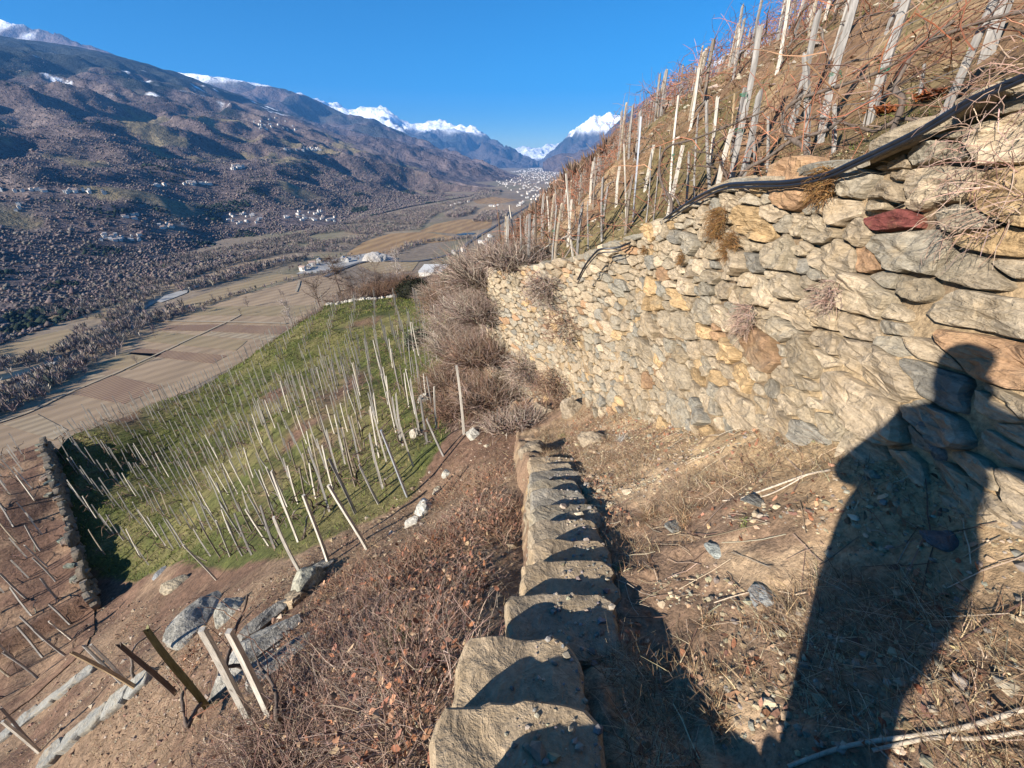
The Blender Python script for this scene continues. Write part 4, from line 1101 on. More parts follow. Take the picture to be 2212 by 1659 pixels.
# --- vine plants: trunk and canes
CANE = [(0.30, 0.125, 0.075), (0.24, 0.11, 0.07), (0.33, 0.18, 0.11), (0.19, 0.115, 0.08), (0.24, 0.17, 0.125)]
TRUNK = [(0.12, 0.09, 0.07), (0.17, 0.14, 0.115), (0.09, 0.065, 0.05)]
vrng = np.random.default_rng(77)
def walk(start, dirv, n, step, wob, grav, rng):
    p = np.array(start, float); d = np.array(dirv, float); d /= np.linalg.norm(d); out = [p.copy()]
    for _ in range(n - 1):
        d = d + rng.normal(0, wob, 3) + np.array([0, 0, grav]); d /= np.linalg.norm(d); p = p + d * step; out.append(p.copy())
    return np.array(out)
def vine(B, h, along, label, group, thick=.022, canes=9, name='grape_vine', reach=1.0):
    root = obj(name, None, None, B, label, 'grapevine', group)
    t = walk((0, 0, -.05), (vrng.normal(0, .25), vrng.normal(0, .25), 1), 9, h * .075, .22, .03, vrng)
    tip = t[-1]; arm = walk(tip, along + np.array([0, 0, .12]), 9, .13 * reach, .16, 0.0, vrng)
    p = np.vstack([t, arm[1:]]); n = len(p)
    V, F = tubes(smooth_pts(p, 34)[None], (thick * np.linspace(1.25, .5, 34) * (1 + .18 * vrng.standard_normal(34)))[None], 6)
    obj('trunk', mesh_np('trunk', V, F, np.array(TRUNK[vrng.integers(0, 3)]), True, MAT['wood']), root)
    st = p[vrng.integers(len(t) - 2, n, canes)]; Pn = []
    for s in st:
        Pn.append(walk(s, along * vrng.choice([1, .7, -.5, .2]) + vrng.normal(0, .4, 3) + np.array([0, 0, .45]), 9, .11 * reach, .20, -.03, vrng))
    V, F = tubes(np.array(Pn), np.broadcast_to(np.linspace(.0055, .002, 9), (canes, 9)), 3)
    obj('canes', mesh_np('canes', V, F, rep(pal(canes, CANE, .2, vrng), 27), True, MAT['veg']), root)
    return root
upn = sorted(WIRE['up'], key=lambda q: np.linalg.norm(q[0]))[:64]
for i, (B, h) in enumerate(upn):
    al = np.array([.25, -1.0, .08]) if vrng.random() < .6 else np.array([-.2, 1, -.05])
    vine(B + np.array([.07, .05, -.05]), h, al, '%s grapevine with red-brown canes %s on the upper slope' % (['gnarled', 'twisted', 'thin'][i % 3], ['close behind the wall top', 'above the pipe', 'half way up', 'high among the stakes', 'at the far end'][int(np.clip((B[0] - 2.2) / 1.2, 0, 3)) if B[1] < 11 else 4]), 'grapevines on the upper slope', .02, 11)
# big old vine arms sweeping across the upper slope near the wall
for i, pts in enumerate([[(1560, 470), (1600, 380), (1660, 340), (1720, 300), (1790, 280), (1850, 235), (1930, 190), (2030, 130)], [(1740, 330), (1700, 290), (1690, 250), (1720, 215), (1790, 190), (1900, 150), (1990, 90), (2060, 40)], [(1450, 440), (1430, 400), (1425, 360), (1440, 320), (1500, 300), (1580, 270), (1650, 240)],
                         [(1950, 225), (1935, 195), (1945, 165), (1965, 130), (1990, 100), (2060, 70), (2150, 40), (2240, 20)]]):
    zc = [np.interp(u, [1425, 1560, 1800, 2000, 2240], [6.6, 5.3, 4.3, 3.7, 3.1]) for u, v in pts]
    p = np.array([P(u, v, z) for (u, v), z in zip(pts, zc)])
    d = drop(BV_UP, p[0][0], p[0][1]); 
    if d is not None: p = np.vstack([[p[0][0], p[0][1], d - .03], p])
    root = obj('grape_vine', None, None, p[0], ['old vine with thick arm curving past the crooked stake', 'old vine with rising dark arms near the frame top', 'twisted old vine beside the pale squared stake', 'dark forked vine near the massive end stake'][i], 'grapevine', 'old grapevines near the wall')
    q = smooth_pts(p - p[0], 60) + .012 * np.cumsum(vrng.normal(0, .25, (60, 3)), axis=0) * .4
    V, F = tubes(q[None], (.021 * np.linspace(1.3, .55, 60) * (1 + .15 * vrng.standard_normal(60)))[None], 7)
    obj('trunk', mesh_np('trunk', V, F, np.array((.11, .085, .068)), True, MAT['wood']), root)
    st = q[vrng.integers(12, 60, 26)]
    Pn = np.array([walk(s, np.array([.5, -.4, .5]) + vrng.normal(0, .5, 3), 10, .09, .2, -.03, vrng) for s in st])
    V, F = tubes(Pn, np.broadcast_to(np.linspace(.005, .0018, 10), (26, 10)), 3)
    obj('canes', mesh_np('canes', V, F, rep(pal(26, CANE, .2, vrng), 30), True, MAT['veg']), root)
# mass of canes further up the slope, nobody could count them
N = 5200; yy = vrng.uniform(3.5, 34, N); dd = .4 + 24 * vrng.random(N) ** 1.2; xx = np.interp(yy, EY, EX) + dd
zz = up_z(xx, yy) + vrng.uniform(.35, 1.2, N); keep = np.ones(N, bool)
Pn = np.empty((N, 6, 3)); cur = np.stack([xx, yy, zz], 1); dv = np.stack([vrng.normal(.15, .5, N), vrng.choice([-1, 1], N) * vrng.uniform(.4, 1, N), vrng.normal(.35, .4, N)], 1)
for k in range(6):
    Pn[:, k] = cur; dv = dv + vrng.normal(0, .28, (N, 3)) - np.array([0, 0, .12]); dv /= np.linalg.norm(dv, axis=1, keepdims=True); cur = cur + dv * .17
V, F = tubes(Pn, np.linspace(.006, .003, 6)[None] * (1 + np.clip(yy - 10, 0, 30) / 18)[:, None], 3)
obj('vine_canes', mesh_np('vine_canes', V, F, rep(pal(N, CANE + [(0.34, 0.13, 0.07)], .2, vrng), 18), False, MAT['veg']), None, None, 'tangle of red-brown pruned vine canes on the upper slope', None, None, 'stuff')
# dark vine stumps of the lower vineyard
for (B, h) in sorted([q for q in WIRE['green']], key=lambda q: np.linalg.norm(q[0]))[:48]:
    vine(np.array([B[0] + .08, B[1] + .06, B[2]]), 1.0, np.array([.5, 1, -.1]), 'short dark pruned vine beside its stake, %s of the green vineyard' % ('near the stony edge' if project(B)[1] > 1120 else 'by the brushy bank' if project(B)[0] > 780 else 'in the middle'), 'pruned vines in the green vineyard', .02, 3, reach=.5)
for (u, v), lab in (((440, 1528), 'dark curled vine stem at the foot of the mossy stake'), ((535, 1500), 'vine stem tied to the pale squared stake'), ((608, 1560), 'vine stem with curling canes next to the brambles'), ((300, 1475), 'curled vine stem by the slate kerb')):
    B = hit(BV_HILL, u, v)
    if B is not None: vine(B, 1.1, np.array([-.4, .6, -.2]), lab, 'vines in the near corner', .024, 5, reach=.7)

# small dark vine stems standing by the many stakes of the lower rows
allq = [(B, h) for a_ in ('green', 'brown', 'far') for (B, h) in WIRE[a_]]
Pb = np.array([q[0] for q in allq]); n = len(Pb); off = vrng.normal(0, .10, (n, 2)); st = np.column_stack([Pb[:, :2] + off, Pb[:, 2] - .05]); Rr = np.linalg.norm(Pb, axis=1)
Pn = np.empty((n, 6, 3)); cur = st.copy(); dv = np.stack([vrng.normal(0, .3, n), vrng.normal(0, .3, n), np.ones(n)], 1)
for k in range(6):
    Pn[:, k] = cur; dv = dv + vrng.normal(0, .3, (n, 3)); dv /= np.linalg.norm(dv, axis=1, keepdims=True); cur = cur + dv * .15
bufv = Buf(); V, F = tubes(Pn, (.014 * np.linspace(1.2, .5, 6))[None] * (1 + Rr / 40)[:, None], 3); bufv.add(V, F, rep(pal(n, TRUNK, .2, vrng), 18))
m_ = np.repeat(np.arange(n), 3); cur = Pn[m_, vrng.integers(2, 6, len(m_))]; dv = np.stack([vrng.normal(0, 1, len(m_)), vrng.normal(0, 1, len(m_)), vrng.normal(.25, .4, len(m_))], 1); Pc = np.empty((len(m_), 5, 3))
for k in range(5):
    Pc[:, k] = cur; dv = dv + vrng.normal(0, .3, dv.shape) - np.array([0, 0, .12]); dv /= np.linalg.norm(dv, axis=1, keepdims=True); cur = cur + dv * .15
V, F = tubes(Pc, (.006 * np.linspace(1.1, .5, 5))[None] * (1 + Rr[m_] / 30)[:, None], 3); bufv.add(V, F, rep(pal(len(m_), [(.17, .10, .07), (.24, .15, .10), (.12, .08, .06)], .2, vrng), 15))
obj('vine_stems', bufv.mesh('vine_stems', MAT['veg']), None, None, 'countless small dark vine stems in the lower rows', None, None, 'stuff')
# trellis wires of the upper slope
for i, (d0, hgt, y0_, y1_) in enumerate(((.5, 1.0, 3, 12), (.5, .6, 3, 12), (1.7, 1.05, 3, 18), (2.9, 1.0, 3, 22), (4.1, 1.0, 3, 26), (5.4, 1.0, 3, 30), (7.0, 1.0, 3, 34))):
    yy = np.linspace(y0_, y1_, 50); xx = np.interp(yy, EY, EX) + d0; p = np.column_stack([xx, yy, up_z(xx, yy) + hgt - .04 * np.abs(np.sin(yy * 1.6))])
    V, F = tubes(p[None], np.full((1, 50), .0022 + .0006 * i), 3)
    obj('trellis_wire', mesh_np('trellis_wire', V - p[0], F, np.array((.16, .14, .13)), True, MAT['wood']), None, p[0], ['front', 'low front', 'second', 'third', 'fourth', 'fifth', 'highest'][i] + ' trellis wire strung between stakes of the upper slope', 'wire', 'trellis wires')
# ================================================================== rocks, ground litter, scrub
frng = np.random.default_rng(55)
def ico_sub(level):
    V = ICO_V.copy(); F = ICO_F.copy()
    for _ in range(level):
        mid = {}; Vl = list(V); nf = []
        def m(a, b):
            k = (min(a, b), max(a, b))
            if k not in mid: p = (Vl[a] + Vl[b]); mid[k] = len(Vl); Vl.append(p / np.linalg.norm(p))
            return mid[k]
        for a, b, c in F:
            x, y, z = m(a, b), m(b, c), m(c, a); nf += [(a, x, z), (b, y, x), (c, z, y), (x, y, z)]
        V, F = np.array(Vl), np.array(nf)
    return V, F
IS2, IF2 = ico_sub(2); IS3, IF3 = ico_sub(3)
def rock_mesh(name, half, rng, col, level=3, ang=.5, mat='rock'):
    V0, F = (IS3, IF3) if level == 3 else (IS2, IF2)
    V = V0.copy(); ph = rng.uniform(0, 90, 3)
    for _ in range(13):                                     # cut flat facets
        n = rng.standard_normal(3); n /= np.linalg.norm(n); c = rng.uniform(.52, .86); d = V @ n; V = V - np.clip(d - c, 0, None)[:, None] * n * .93
    V = V * (1 + .16 * ang * fbm(V[:, 0] * 2.4 + ph[0], V[:, 1] * 2.4 + ph[1], V[:, 2] * 5 + ph[2], 3, 3)[:, None])
    V = V * np.array(half) / .8
    c = np.array(col) * (1 + .18 * fbm(V[:, 0] * 4 + ph[0], V[:, 1] * 4, V[:, 2] * 9, 3, 6))[:, None]
    return mesh_np(name, V, F, np.clip(c, .01, .9), False, MAT[mat])
def ground_hit(u, v):
    best = None
    for b in (BV_PATH, BV_HILL, BV_TER, BV_UP):
        q = hit(b, u, v)
        if q is not None and (best is None or np.linalg.norm(q) < np.linalg.norm(best)): best = q
    return best
ROCKS = [((430, 1350), (.62, .5, .28), (.29, .27, .225), 'large grey slate block beside the dark cleft'), ((550, 1425), (.40, .55, .16), (.32, .30, .255), 'pale grey slate slab below the dark cleft'),
         ((500, 1325), (.3, .22, .2), (.33, .31, .25), 'pointed pale rock behind the slate block'), ((385, 1262), (.55, .35, .25), (.34, .28, .19), 'tan rock outcrop at the vineyard corner'), ((350, 1235), (.3, .3, .15), (.24, .24, .23), 'flat grey rock behind the tan outcrop'),
         ((665, 1270), (.32, .3, .28), (.30, .28, .21), 'yellowish broken rock beside the dark cleft'), ((690, 1235), (.25, .2, .14), (.33, .30, .24), 'small rock at the foot of the pale stake'), ((640, 1300), (.25, .2, .22), (.36, .27, .17), 'tan stone on the lip of the cleft'),
         ((915, 1105), (.27, .24, .22), (.46, .44, .38), 'white cracked boulder on the vineyard edge'), ((895, 1130), (.16, .14, .12), (.40, .37, .31), 'small pale rock below the white boulder'),
         ((1025, 940), (.22, .17, .14), (.46, .42, .34), 'white stone at the foot of the tall pale stake'), ((1035, 880), (.34, .3, .36), (.36, .32, .25), 'tall pale rock in the bushes behind the tall stake'), ((1075, 830), (.2, .25, .4), (.38, .35, .29), 'upright streaked white rock by the wall foot'),
         ((915, 865), (.3, .25, .3), (.40, .37, .30), 'pale rock at the end of the vineyard rows'), ((965, 1020), (.16, .12, .08), (.40, .37, .30), 'small edge stone under the short stake'), ((945, 1060), (.12, .1, .06), (.42, .36, .26), 'tiny edge stone on the grass border'),
         ((1650, 1295), (.065, .06, .03), (.27, .27, .25), 'grey-blue angular stone on the path'), ((1465, 1140), (.12, .07, .025), (.22, .215, .19), 'flat grey stone under dry grass on the path'), ((1545, 1190), (.06, .045, .02), (.25, .26, .23), 'small flat greenish stone on the path'),
         ((1640, 1085), (.12, .05, .03), (.22, .21, .18), 'long grey stone under a dry twig'), ((1355, 1065), (.06, .05, .035), (.40, .32, .22), 'round tan stone in the grass near the stairs'), ((1900, 900), (.13, .12, .10), (.26, .20, .14), 'brown boulder at the wall foot inside the shadow'),
         ((2070, 945), (.10, .18, .12), (.16, .17, .16), 'blue-grey oblong boulder in the shadow at the wall foot'), ((1240, 890), (.2, .24, .34), (.27, .215, .15), 'grey bedrock knob under the wall corner'), ((1180, 890), (.26, .26, .3), (.26, .205, .145), 'rough bedrock at the end of the path'), ((1290, 950), (.24, .2, .16), (.28, .22, .15), 'low bedrock hump at the path end'), ((1150, 975), (.2, .24, .2), (.26, .205, .14), 'bedrock ledge above the last step'),
         ((2050, 1170), (.09, .05, .03), (.12, .14, .15), 'small dark stone inside the person-shaped shadow')]
for (u, v), hf, col, lab in ROCKS:
    B = ground_hit(u, v)
    if B is None: continue
    o = obj('rock', rock_mesh('rock', hf, frng, col), None, B + np.array([0, 0, hf[2] * (.15 if hf[0] < .15 else -.25)]), lab, 'rock', 'loose rocks')
    o.rotation_euler = (frng.normal(0, .15), frng.normal(0, .15), frng.uniform(0, 6.28))
# the dark cleft: thick slate slabs stacked like risers with a black gap
for (u, v), hf, rz, lab in (((575, 1345), (.34, .10, .20), .9, 'upper dark slate riser of the cleft'), ((595, 1385), (.38, .10, .20), .85, 'middle dark slate riser of the cleft'), ((615, 1425), (.38, .10, .18), .8, 'lowest dark slate riser of the cleft')):
    B = ground_hit(u, v)
    if B is not None:
        o = obj('rock', slab_mesh('rock', hf, frng, MAT['rock'], .05, .02, 14, (.23, .215, .185)), None, B + np.array([0, 0, -.02]), lab, 'rock', 'slate risers'); o.rotation_euler = (.25, 0, rz)
# slate kerbs running down the corner
def kerb(a, b, n, w, lab):
    root = None
    for i in range(n):
        u0, v0 = [a[k] + (b[k] - a[k]) * i / n for k in (0, 1)]; u1, v1 = [a[k] + (b[k] - a[k]) * (i + 1) / n for k in (0, 1)]
        A_, B_ = ground_hit(u0, v0), ground_hit(u1, v1)
        if A_ is None or B_ is None: continue
        m = (A_ + B_) / 2; d = B_ - A_; L = np.linalg.norm(d)
        if L > 6: continue
        if root is None: root = obj('slate_kerb', None, None, m, lab, 'kerb'); r0 = m.copy()
        o = obj('slab', slab_mesh('slab', (L * .56, w, .10), frng, MAT['stone'], .07, .02, 14), root, m - r0 + np.array([0, 0, .03]), color=np.array((.27, .26, .225)) * frng.uniform(.85, 1.15))
        o.rotation_mode = 'QUATERNION'; xq = Vector((d / L).tolist()); zq = Vector((0, 0, 1)); yq = zq.cross(xq).normalized(); zq = xq.cross(yq)
        o.rotation_quaternion = Matrix((xq, yq, zq)).transposed().to_quaternion()
kerb((0, 1600), (210, 1440), 5, .20, 'pale slate kerb of long slabs crossing the brown terrace')
kerb((95, 1650), (330, 1460), 5, .19, 'lower slate kerb running to the mossy stake')

# --- pebbles, straw and leaves of the path
def on_path(n, xlo, xhi, ylo, yhi, rng):
    x = rng.uniform(xlo, xhi, n); y = ylo + (yhi - ylo) * rng.random(n) ** 1.5; return x, y
def path_surf(x, y): return path_zf(np.asarray(x), np.asarray(y))
x, y = on_path(14000, .5, 2.0, -.3, 6.5, frng); dens = fbm(x * 1.3, y * 1.3, 0, 3, 201) + 0.5 * (y < 2.2); k = dens > -.15; x, y = x[k], y[k]
sz = np.clip(.0062 * np.exp(.55 * frng.standard_normal(len(x))), .003, .035)
V, F = blobs(np.stack([x, y, path_surf(x, y) + sz * .25], 1), np.stack([sz * 1.2, sz, sz * .65], 1), .22, 'ico', frng)
obj('gravel', mesh_np('gravel', V, F, rep(pal(len(x), [(.38, .29, .18), (.44, .35, .23), (.30, .25, .18), (.32, .23, .14), (.26, .23, .18)], .2, frng), 12), False, MAT['pebble']), None, None, 'loose tan gravel strewn over the path', None, None, 'stuff')
def litter_on_steps(n):
    y = frng.uniform(.1, 4.6, n); x = XL(y) + frng.uniform(.25, .75, n); return x, y
def blades(x, y, z, h, lean, wid, rng, kseg=4, dirb=None):
    n = len(x); a = rng.uniform(0, 6.283, n); d = np.stack([np.cos(a), np.sin(a), 0 * a], 1)
    if dirb is not None: d = d + np.array(dirb); d /= np.linalg.norm(d, axis=1, keepdims=True)
    t = np.linspace(0, 1, kseg)[None, :, None]
    base = np.stack([x, y, z], 1)[:, None, :]
    pts = base + d[:, None, :] * (lean * h)[:, None, None] * t ** 1.6 + np.array([0, 0, 1.0]) * (h * (1 - .55 * np.clip(lean, 0, 1.4)))[:, None, None] * (t - .35 * t ** 2 * np.clip(lean, 0, 1)[:, None, None])
    side = np.cross(d, np.array([0, 0, 1.0])); side += .3 * rng.standard_normal(side.shape); side /= np.linalg.norm(side, axis=1, keepdims=True)
    return ribbons(pts, np.linspace(1, .15, kseg)[None] * np.broadcast_to(wid, (n,))[:, None], side)
STRAW = [(.36, .25, .14), (.43, .32, .19), (.30, .185, .10), (.24, .135, .075), (.48, .38, .25), (.19, .11, .065)]
N = 62000; x = frng.uniform(.45, 2.02, N); y = -.2 + 7.2 * frng.random(N) ** 1.35
dn = fbm(x * 2.1, y * 2.1, 0, 3, 211) + .25 * sstep(1.0, 3.0, y); k = dn > -.02 + .3 * frng.standard_normal(N) * .4; x, y = x[k], y[k]; n = len(x)
h = frng.uniform(.03, .12, n) * (1 + .5 * (fbm(x * 2.1, y * 2.1, 0, 3, 211) > .3))
V, F = blades(x, y, path_surf(x, y) - .004, h, frng.uniform(.5, 1.7, n), frng.uniform(.0012, .0026, n), frng)
obj('dry_grass', mesh_np('dry_grass', V, F, rep(pal(n, STRAW, .2, frng), 8), False, MAT['veg']), None, None, 'matted dry straw-coloured grass on the path', None, None, 'stuff')
# a few tall tussocks
def tussock(B, n, h, label, cols=STRAW, spread=.06):
    a = frng.uniform(0, 6.28, n); r = spread * np.sqrt(frng.random(n)); V, F = blades(r * np.cos(a), r * np.sin(a), np.zeros(n) - .01, h * frng.uniform(.5, 1.1, n), frng.uniform(.3, 1.3, n), frng.uniform(.0012, .0028, n), frng, 5)
    obj('grass_tussock', mesh_np('grass_tussock', V, F, rep(pal(n, cols, .2, frng), 10), False, MAT['veg']), None, B, label, 'grass tuft', 'grass tussocks')
GRN = [(.13, .17, .04), (.20, .24, .06), (.10, .13, .03)]
for (u, v), n, h, lab, cl in (((1560, 1560), 300, .13, 'straw tussock at the bottom of the frame between the shadows', STRAW), ((1540, 1350), 260, .10, 'flattened straw tussock in mid path', STRAW), ((1400, 1120), 220, .16, 'bleached grass tuft beside the stairs', STRAW), ((1480, 1130), 160, .2, 'long pale grass leaning over the flat stone', STRAW), ((1490, 640), 40, .1, 'tuft on the wall top', STRAW),
                              ((1615, 1130), 60, .05, 'small yellow-green weed on the path', GRN), ((1215, 945), 90, .12, 'bright green tuft at the path end', GRN), ((1345, 950), 110, .14, 'white-tipped dry tuft under the wall', [(.5, .46, .4)]), ((1345, 1225), 50, .05, 'little green tuft on a shaded step', GRN), ((1270, 850), 140, .2, 'green ferny tuft at the wall corner foot', GRN)):
    B = ground_hit(u, v)
    if B is not None: tussock(B, n, h, lab, cl)
def leaf_mesh(x, y, z, s, rng, cols):
    n = len(x); q = np.array([[-1, 0, 0], [-.3, -.55, .12], [.5, -.45, -.05], [1.1, 0, .18], [.5, .45, .1], [-.3, .5, -.04]])
    a = rng.uniform(0, 6.28, n); tl = rng.normal(0, .55, (n, 2)); c, s_ = np.cos(a)[:, None], np.sin(a)[:, None]
    v = q[None] * (1 + .18 * rng.standard_normal((n, 6, 1))); v = v * s[:, None, None]
    X_, Y_ = v[..., 0] * c - v[..., 1] * s_, v[..., 0] * s_ + v[..., 1] * c; Z_ = v[..., 2] + X_ * tl[:, :1] + Y_ * tl[:, 1:]
    V = np.stack([X_ + x[:, None], Y_ + y[:, None], Z_ + z[:, None]], -1); F = np.array([(0, 1, 5), (1, 2, 4), (1, 4, 5), (2, 3, 4)])[None] + (np.arange(n) * 6)[:, None, None]
    return V.reshape(-1, 3), F.reshape(-1, 3), rep(cols, 6)
LEAFC = [(.30, .13, .07), (.24, .11, .065), (.36, .19, .11), (.20, .11, .075), (.40, .26, .16)]
x = frng.uniform(.5, 2.0, 3400); y = frng.uniform(.2, 6.5, 3400); k = fbm(x * 1.5, y * 1.5, 0, 2, 221) > .0; x, y = x[k], y[k]
cx_, cy_ = [], []
for (u, v), n, sp in (((1735, 1085), 46, .10), ((1290, 1055), 60, .12), ((1640, 1460), 12, .1), ((1420, 1000), 40, .25), ((1560, 1010), 30, .3)):
    B = ground_hit(u, v)
    if B is not None: cx_.append(B[0] + frng.normal(0, sp, n)); cy_.append(B[1] + frng.normal(0, sp, n))
x = np.concatenate([x] + cx_); y = np.concatenate([y] + cy_); z = path_surf(x, y) + .012
V, F, C_ = leaf_mesh(x, y, z, frng.uniform(.008, .024, len(x)), frng, pal(len(x), LEAFC, .2, frng))
obj('fallen_leaves', mesh_np('fallen_leaves', V, F, C_, False, MAT['veg']), None, None, 'scattered red-brown dead leaves on the path', None, None, 'stuff')
# fine twigs
n = 420; x = frng.uniform(.7, 2.05, n); y = frng.uniform(.1, 5.5, n); a = frng.uniform(0, 6.28, n); L = frng.uniform(.05, .28, n); t = np.linspace(-.5, .5, 4)[None, :]
px = x[:, None] + np.cos(a)[:, None] * L[:, None] * t; py = y[:, None] + np.sin(a)[:, None] * L[:, None] * t
pts = np.stack([px, py, path_surf(px, py) + .01 + frng.uniform(0, .02, (n, 4))], -1)
V, F = tubes(pts, frng.uniform(.0012, .003, (n, 1)) * np.ones((1, 4)), 3)
obj('twigs', mesh_np('twigs', V, F, rep(pal(n, [(.30, .22, .15), (.18, .11, .08), (.42, .34, .24)], .2, frng), 12), False, MAT['veg']), None, None, 'thin dead twigs littering the path', None, None, 'stuff')
for pts_, r, lab in (([(1600, 1080), (1660, 1058), (1740, 1030), (1790, 1020)], .007, 'pale dry twig lying across the path'), ([(1560, 1085), (1650, 1075), (1740, 1030)], .005, 'thin twig crossing the pale dry one'), ([(1700, 1659), (1830, 1615), (2000, 1590), (2100, 1570), (2212, 1535), (2300, 1520)], .007, 'pale bent stick at the bottom corner of the path'), ([(1880, 1625), (2000, 1600), (2100, 1600), (2212, 1585), (2290, 1570)], .006, 'second pale stick beside the bent one')):
    q = [ground_hit(u, v) for u, v in pts_]
    if all(w_ is not None for w_ in q):
        q = np.array(q) + np.array([0, 0, .015]); obj('stick', poly_tube('stick', q, r, 6, MAT['wood'], 30, q[0]), None, q[0], lab, 'stick').data.color_attributes['Col'].data.foreach_set('color', np.tile([.40, .33, .25, 1], 30 * 6))
# pebbles and dirt on the steps
x, y = litter_on_steps(900); sz = np.clip(.007 * np.exp(.6 * frng.standard_normal(900)), .003, .03)
STEPBV = []
for o in STAIR.children:
    me = o.data; M_ = Matrix.Translation(STAIR.location) @ Matrix.LocRotScale(o.location, o.rotation_euler, None)
    STEPBV.append(BVHTree.FromPolygons([M_ @ v_.co for v_ in me.vertices], [list(p_.vertices) for p_ in me.polygons]))
def step_top(x, y):
    z = [b.ray_cast(Vector((x, y, 0)), Vector((0, 0, -1)))[0] for b in STEPBV]; z = [q.z for q in z if q is not None]
    return max(z) if z else None
pz = np.array([(lambda q: np.nan if q is None else q)(step_top(a, b)) for a, b in zip(x, y)]); k = ~np.isnan(pz); x, y, sz, pz = x[k], y[k], sz[k], pz[k]
V, F = blobs(np.stack([x, y, pz + sz * .3], 1), np.stack([sz * 1.2, sz, sz * .7], 1), .22, 'ico', frng)
obj('gravel', mesh_np('gravel', V, F, rep(pal(len(x), [(.30, .25, .19), (.25, .23, .21), (.36, .30, .22)], .2, frng), 12), False, MAT['pebble']), None, None, 'small stones lying on the shaded stair treads', None, None, 'stuff')

# --- brambles and dry bushes
TWIG = [(.28, .18, .135), (.34, .23, .175), (.23, .14, .105), (.40, .30, .225), (.27, .195, .155)]
def scrub(name, cen, rad, n, L, kseg, r0, cols, label, cat='bush', group='dry bushes', leaves=0, leafc=LEAFC, up=.5, ground=None, wob=.3, kind=None, grav=-.05, leaf=(.012, .03)):
    """a thicket of arching stems rooted in a disc; one continuous tangle."""
    cen = np.asarray(cen, float); a = frng.uniform(0, 6.283, n); rr = np.sqrt(frng.random(n))
    bx, by = cen[0] + np.cos(a) * rr * rad[0], cen[1] + np.sin(a) * rr * rad[1]
    bz = ground(bx, by) if ground else np.full(n, cen[2])
    cur = np.stack([bx, by, bz - .02], 1); dv = np.stack([np.cos(a) * rr, np.sin(a) * rr, np.full(n, up)], 1) + frng.normal(0, .45, (n, 3)); Pn = np.empty((n, kseg, 3)); Ls = L * frng.uniform(.5, 1.2, n)[:, None] / kseg
    for k in range(kseg):
        Pn[:, k] = cur; dv /= np.linalg.norm(dv, axis=1, keepdims=True); cur = cur + dv * Ls; dv = dv + frng.normal(0, wob, (n, 3)) + np.array([0, 0, grav])
    V, F = tubes(Pn, r0 * np.linspace(1, .35, kseg)[None] * frng.uniform(.6, 1.3, (n, 1)), 3)
    root = obj(name, None, None, cen, label, None if kind else cat, None if kind else group, kind)
    obj('stems', mesh_np('stems', V - cen, F, rep(pal(n, cols, .22, frng), 3 * kseg), False, MAT['veg']), root)
    if leaves:
        q = Pn[frng.integers(0, n, leaves), frng.integers(1, kseg, leaves)] - cen
        V, F, C_ = leaf_mesh(q[:, 0], q[:, 1], q[:, 2], frng.uniform(*leaf, leaves), frng, pal(leaves, leafc, .25, frng)); obj('leaves', mesh_np('leaves', V, F, C_, False, MAT['veg']), root)
    return root
def lowg(x, y): return low_z(x, y)
def at_h(u, v): return ground_hit(u, v)
for (u, v), rad, n, L, lv, lab in (((700, 1560), (.75, .7), 2100, .75, 90, 'dense red-brown bramble thicket on the bank, near the pale squared stakes'), ((850, 1430), (.55, .6), 1300, .55, 500, 'bramble patch with curled brown leaves below the stairs'), ((900, 1580), (.4, .5), 700, .8, 900, 'dark leafy bramble under the open side of the stairs'), ((780, 1330), (.5, .5), 800, .45, 300, 'low reddish brambles further down the bank'), ((960, 1290), (.45, .5), 700, .35, 900, 'reddish dead weeds next to the stairs'), ((1010, 1130), (.5, .7), 700, .3, 600, 'rusty dead weeds on the bank by the stair end'), ((620, 1659), (.5, .4), 700, .6, 150, 'bramble fringe at the bottom of the frame'), ((480, 1650), (.6, .5), 300, .25, 60, 'thin twigs on the bare bank below the stakes')):
    B = at_h(u, v)
    if B is not None: scrub('bramble_bush', B, rad, n, L, 8, .0035, TWIG, lab, group='brambles on the bank', leaves=lv, ground=lowg, up=.8)
B = at_h(880, 1400)
if B is not None:
    tussock(B, 500, .35, 'dark green grass clump inside the brambles', [(.04, .055, .02), (.06, .075, .025)], .16)
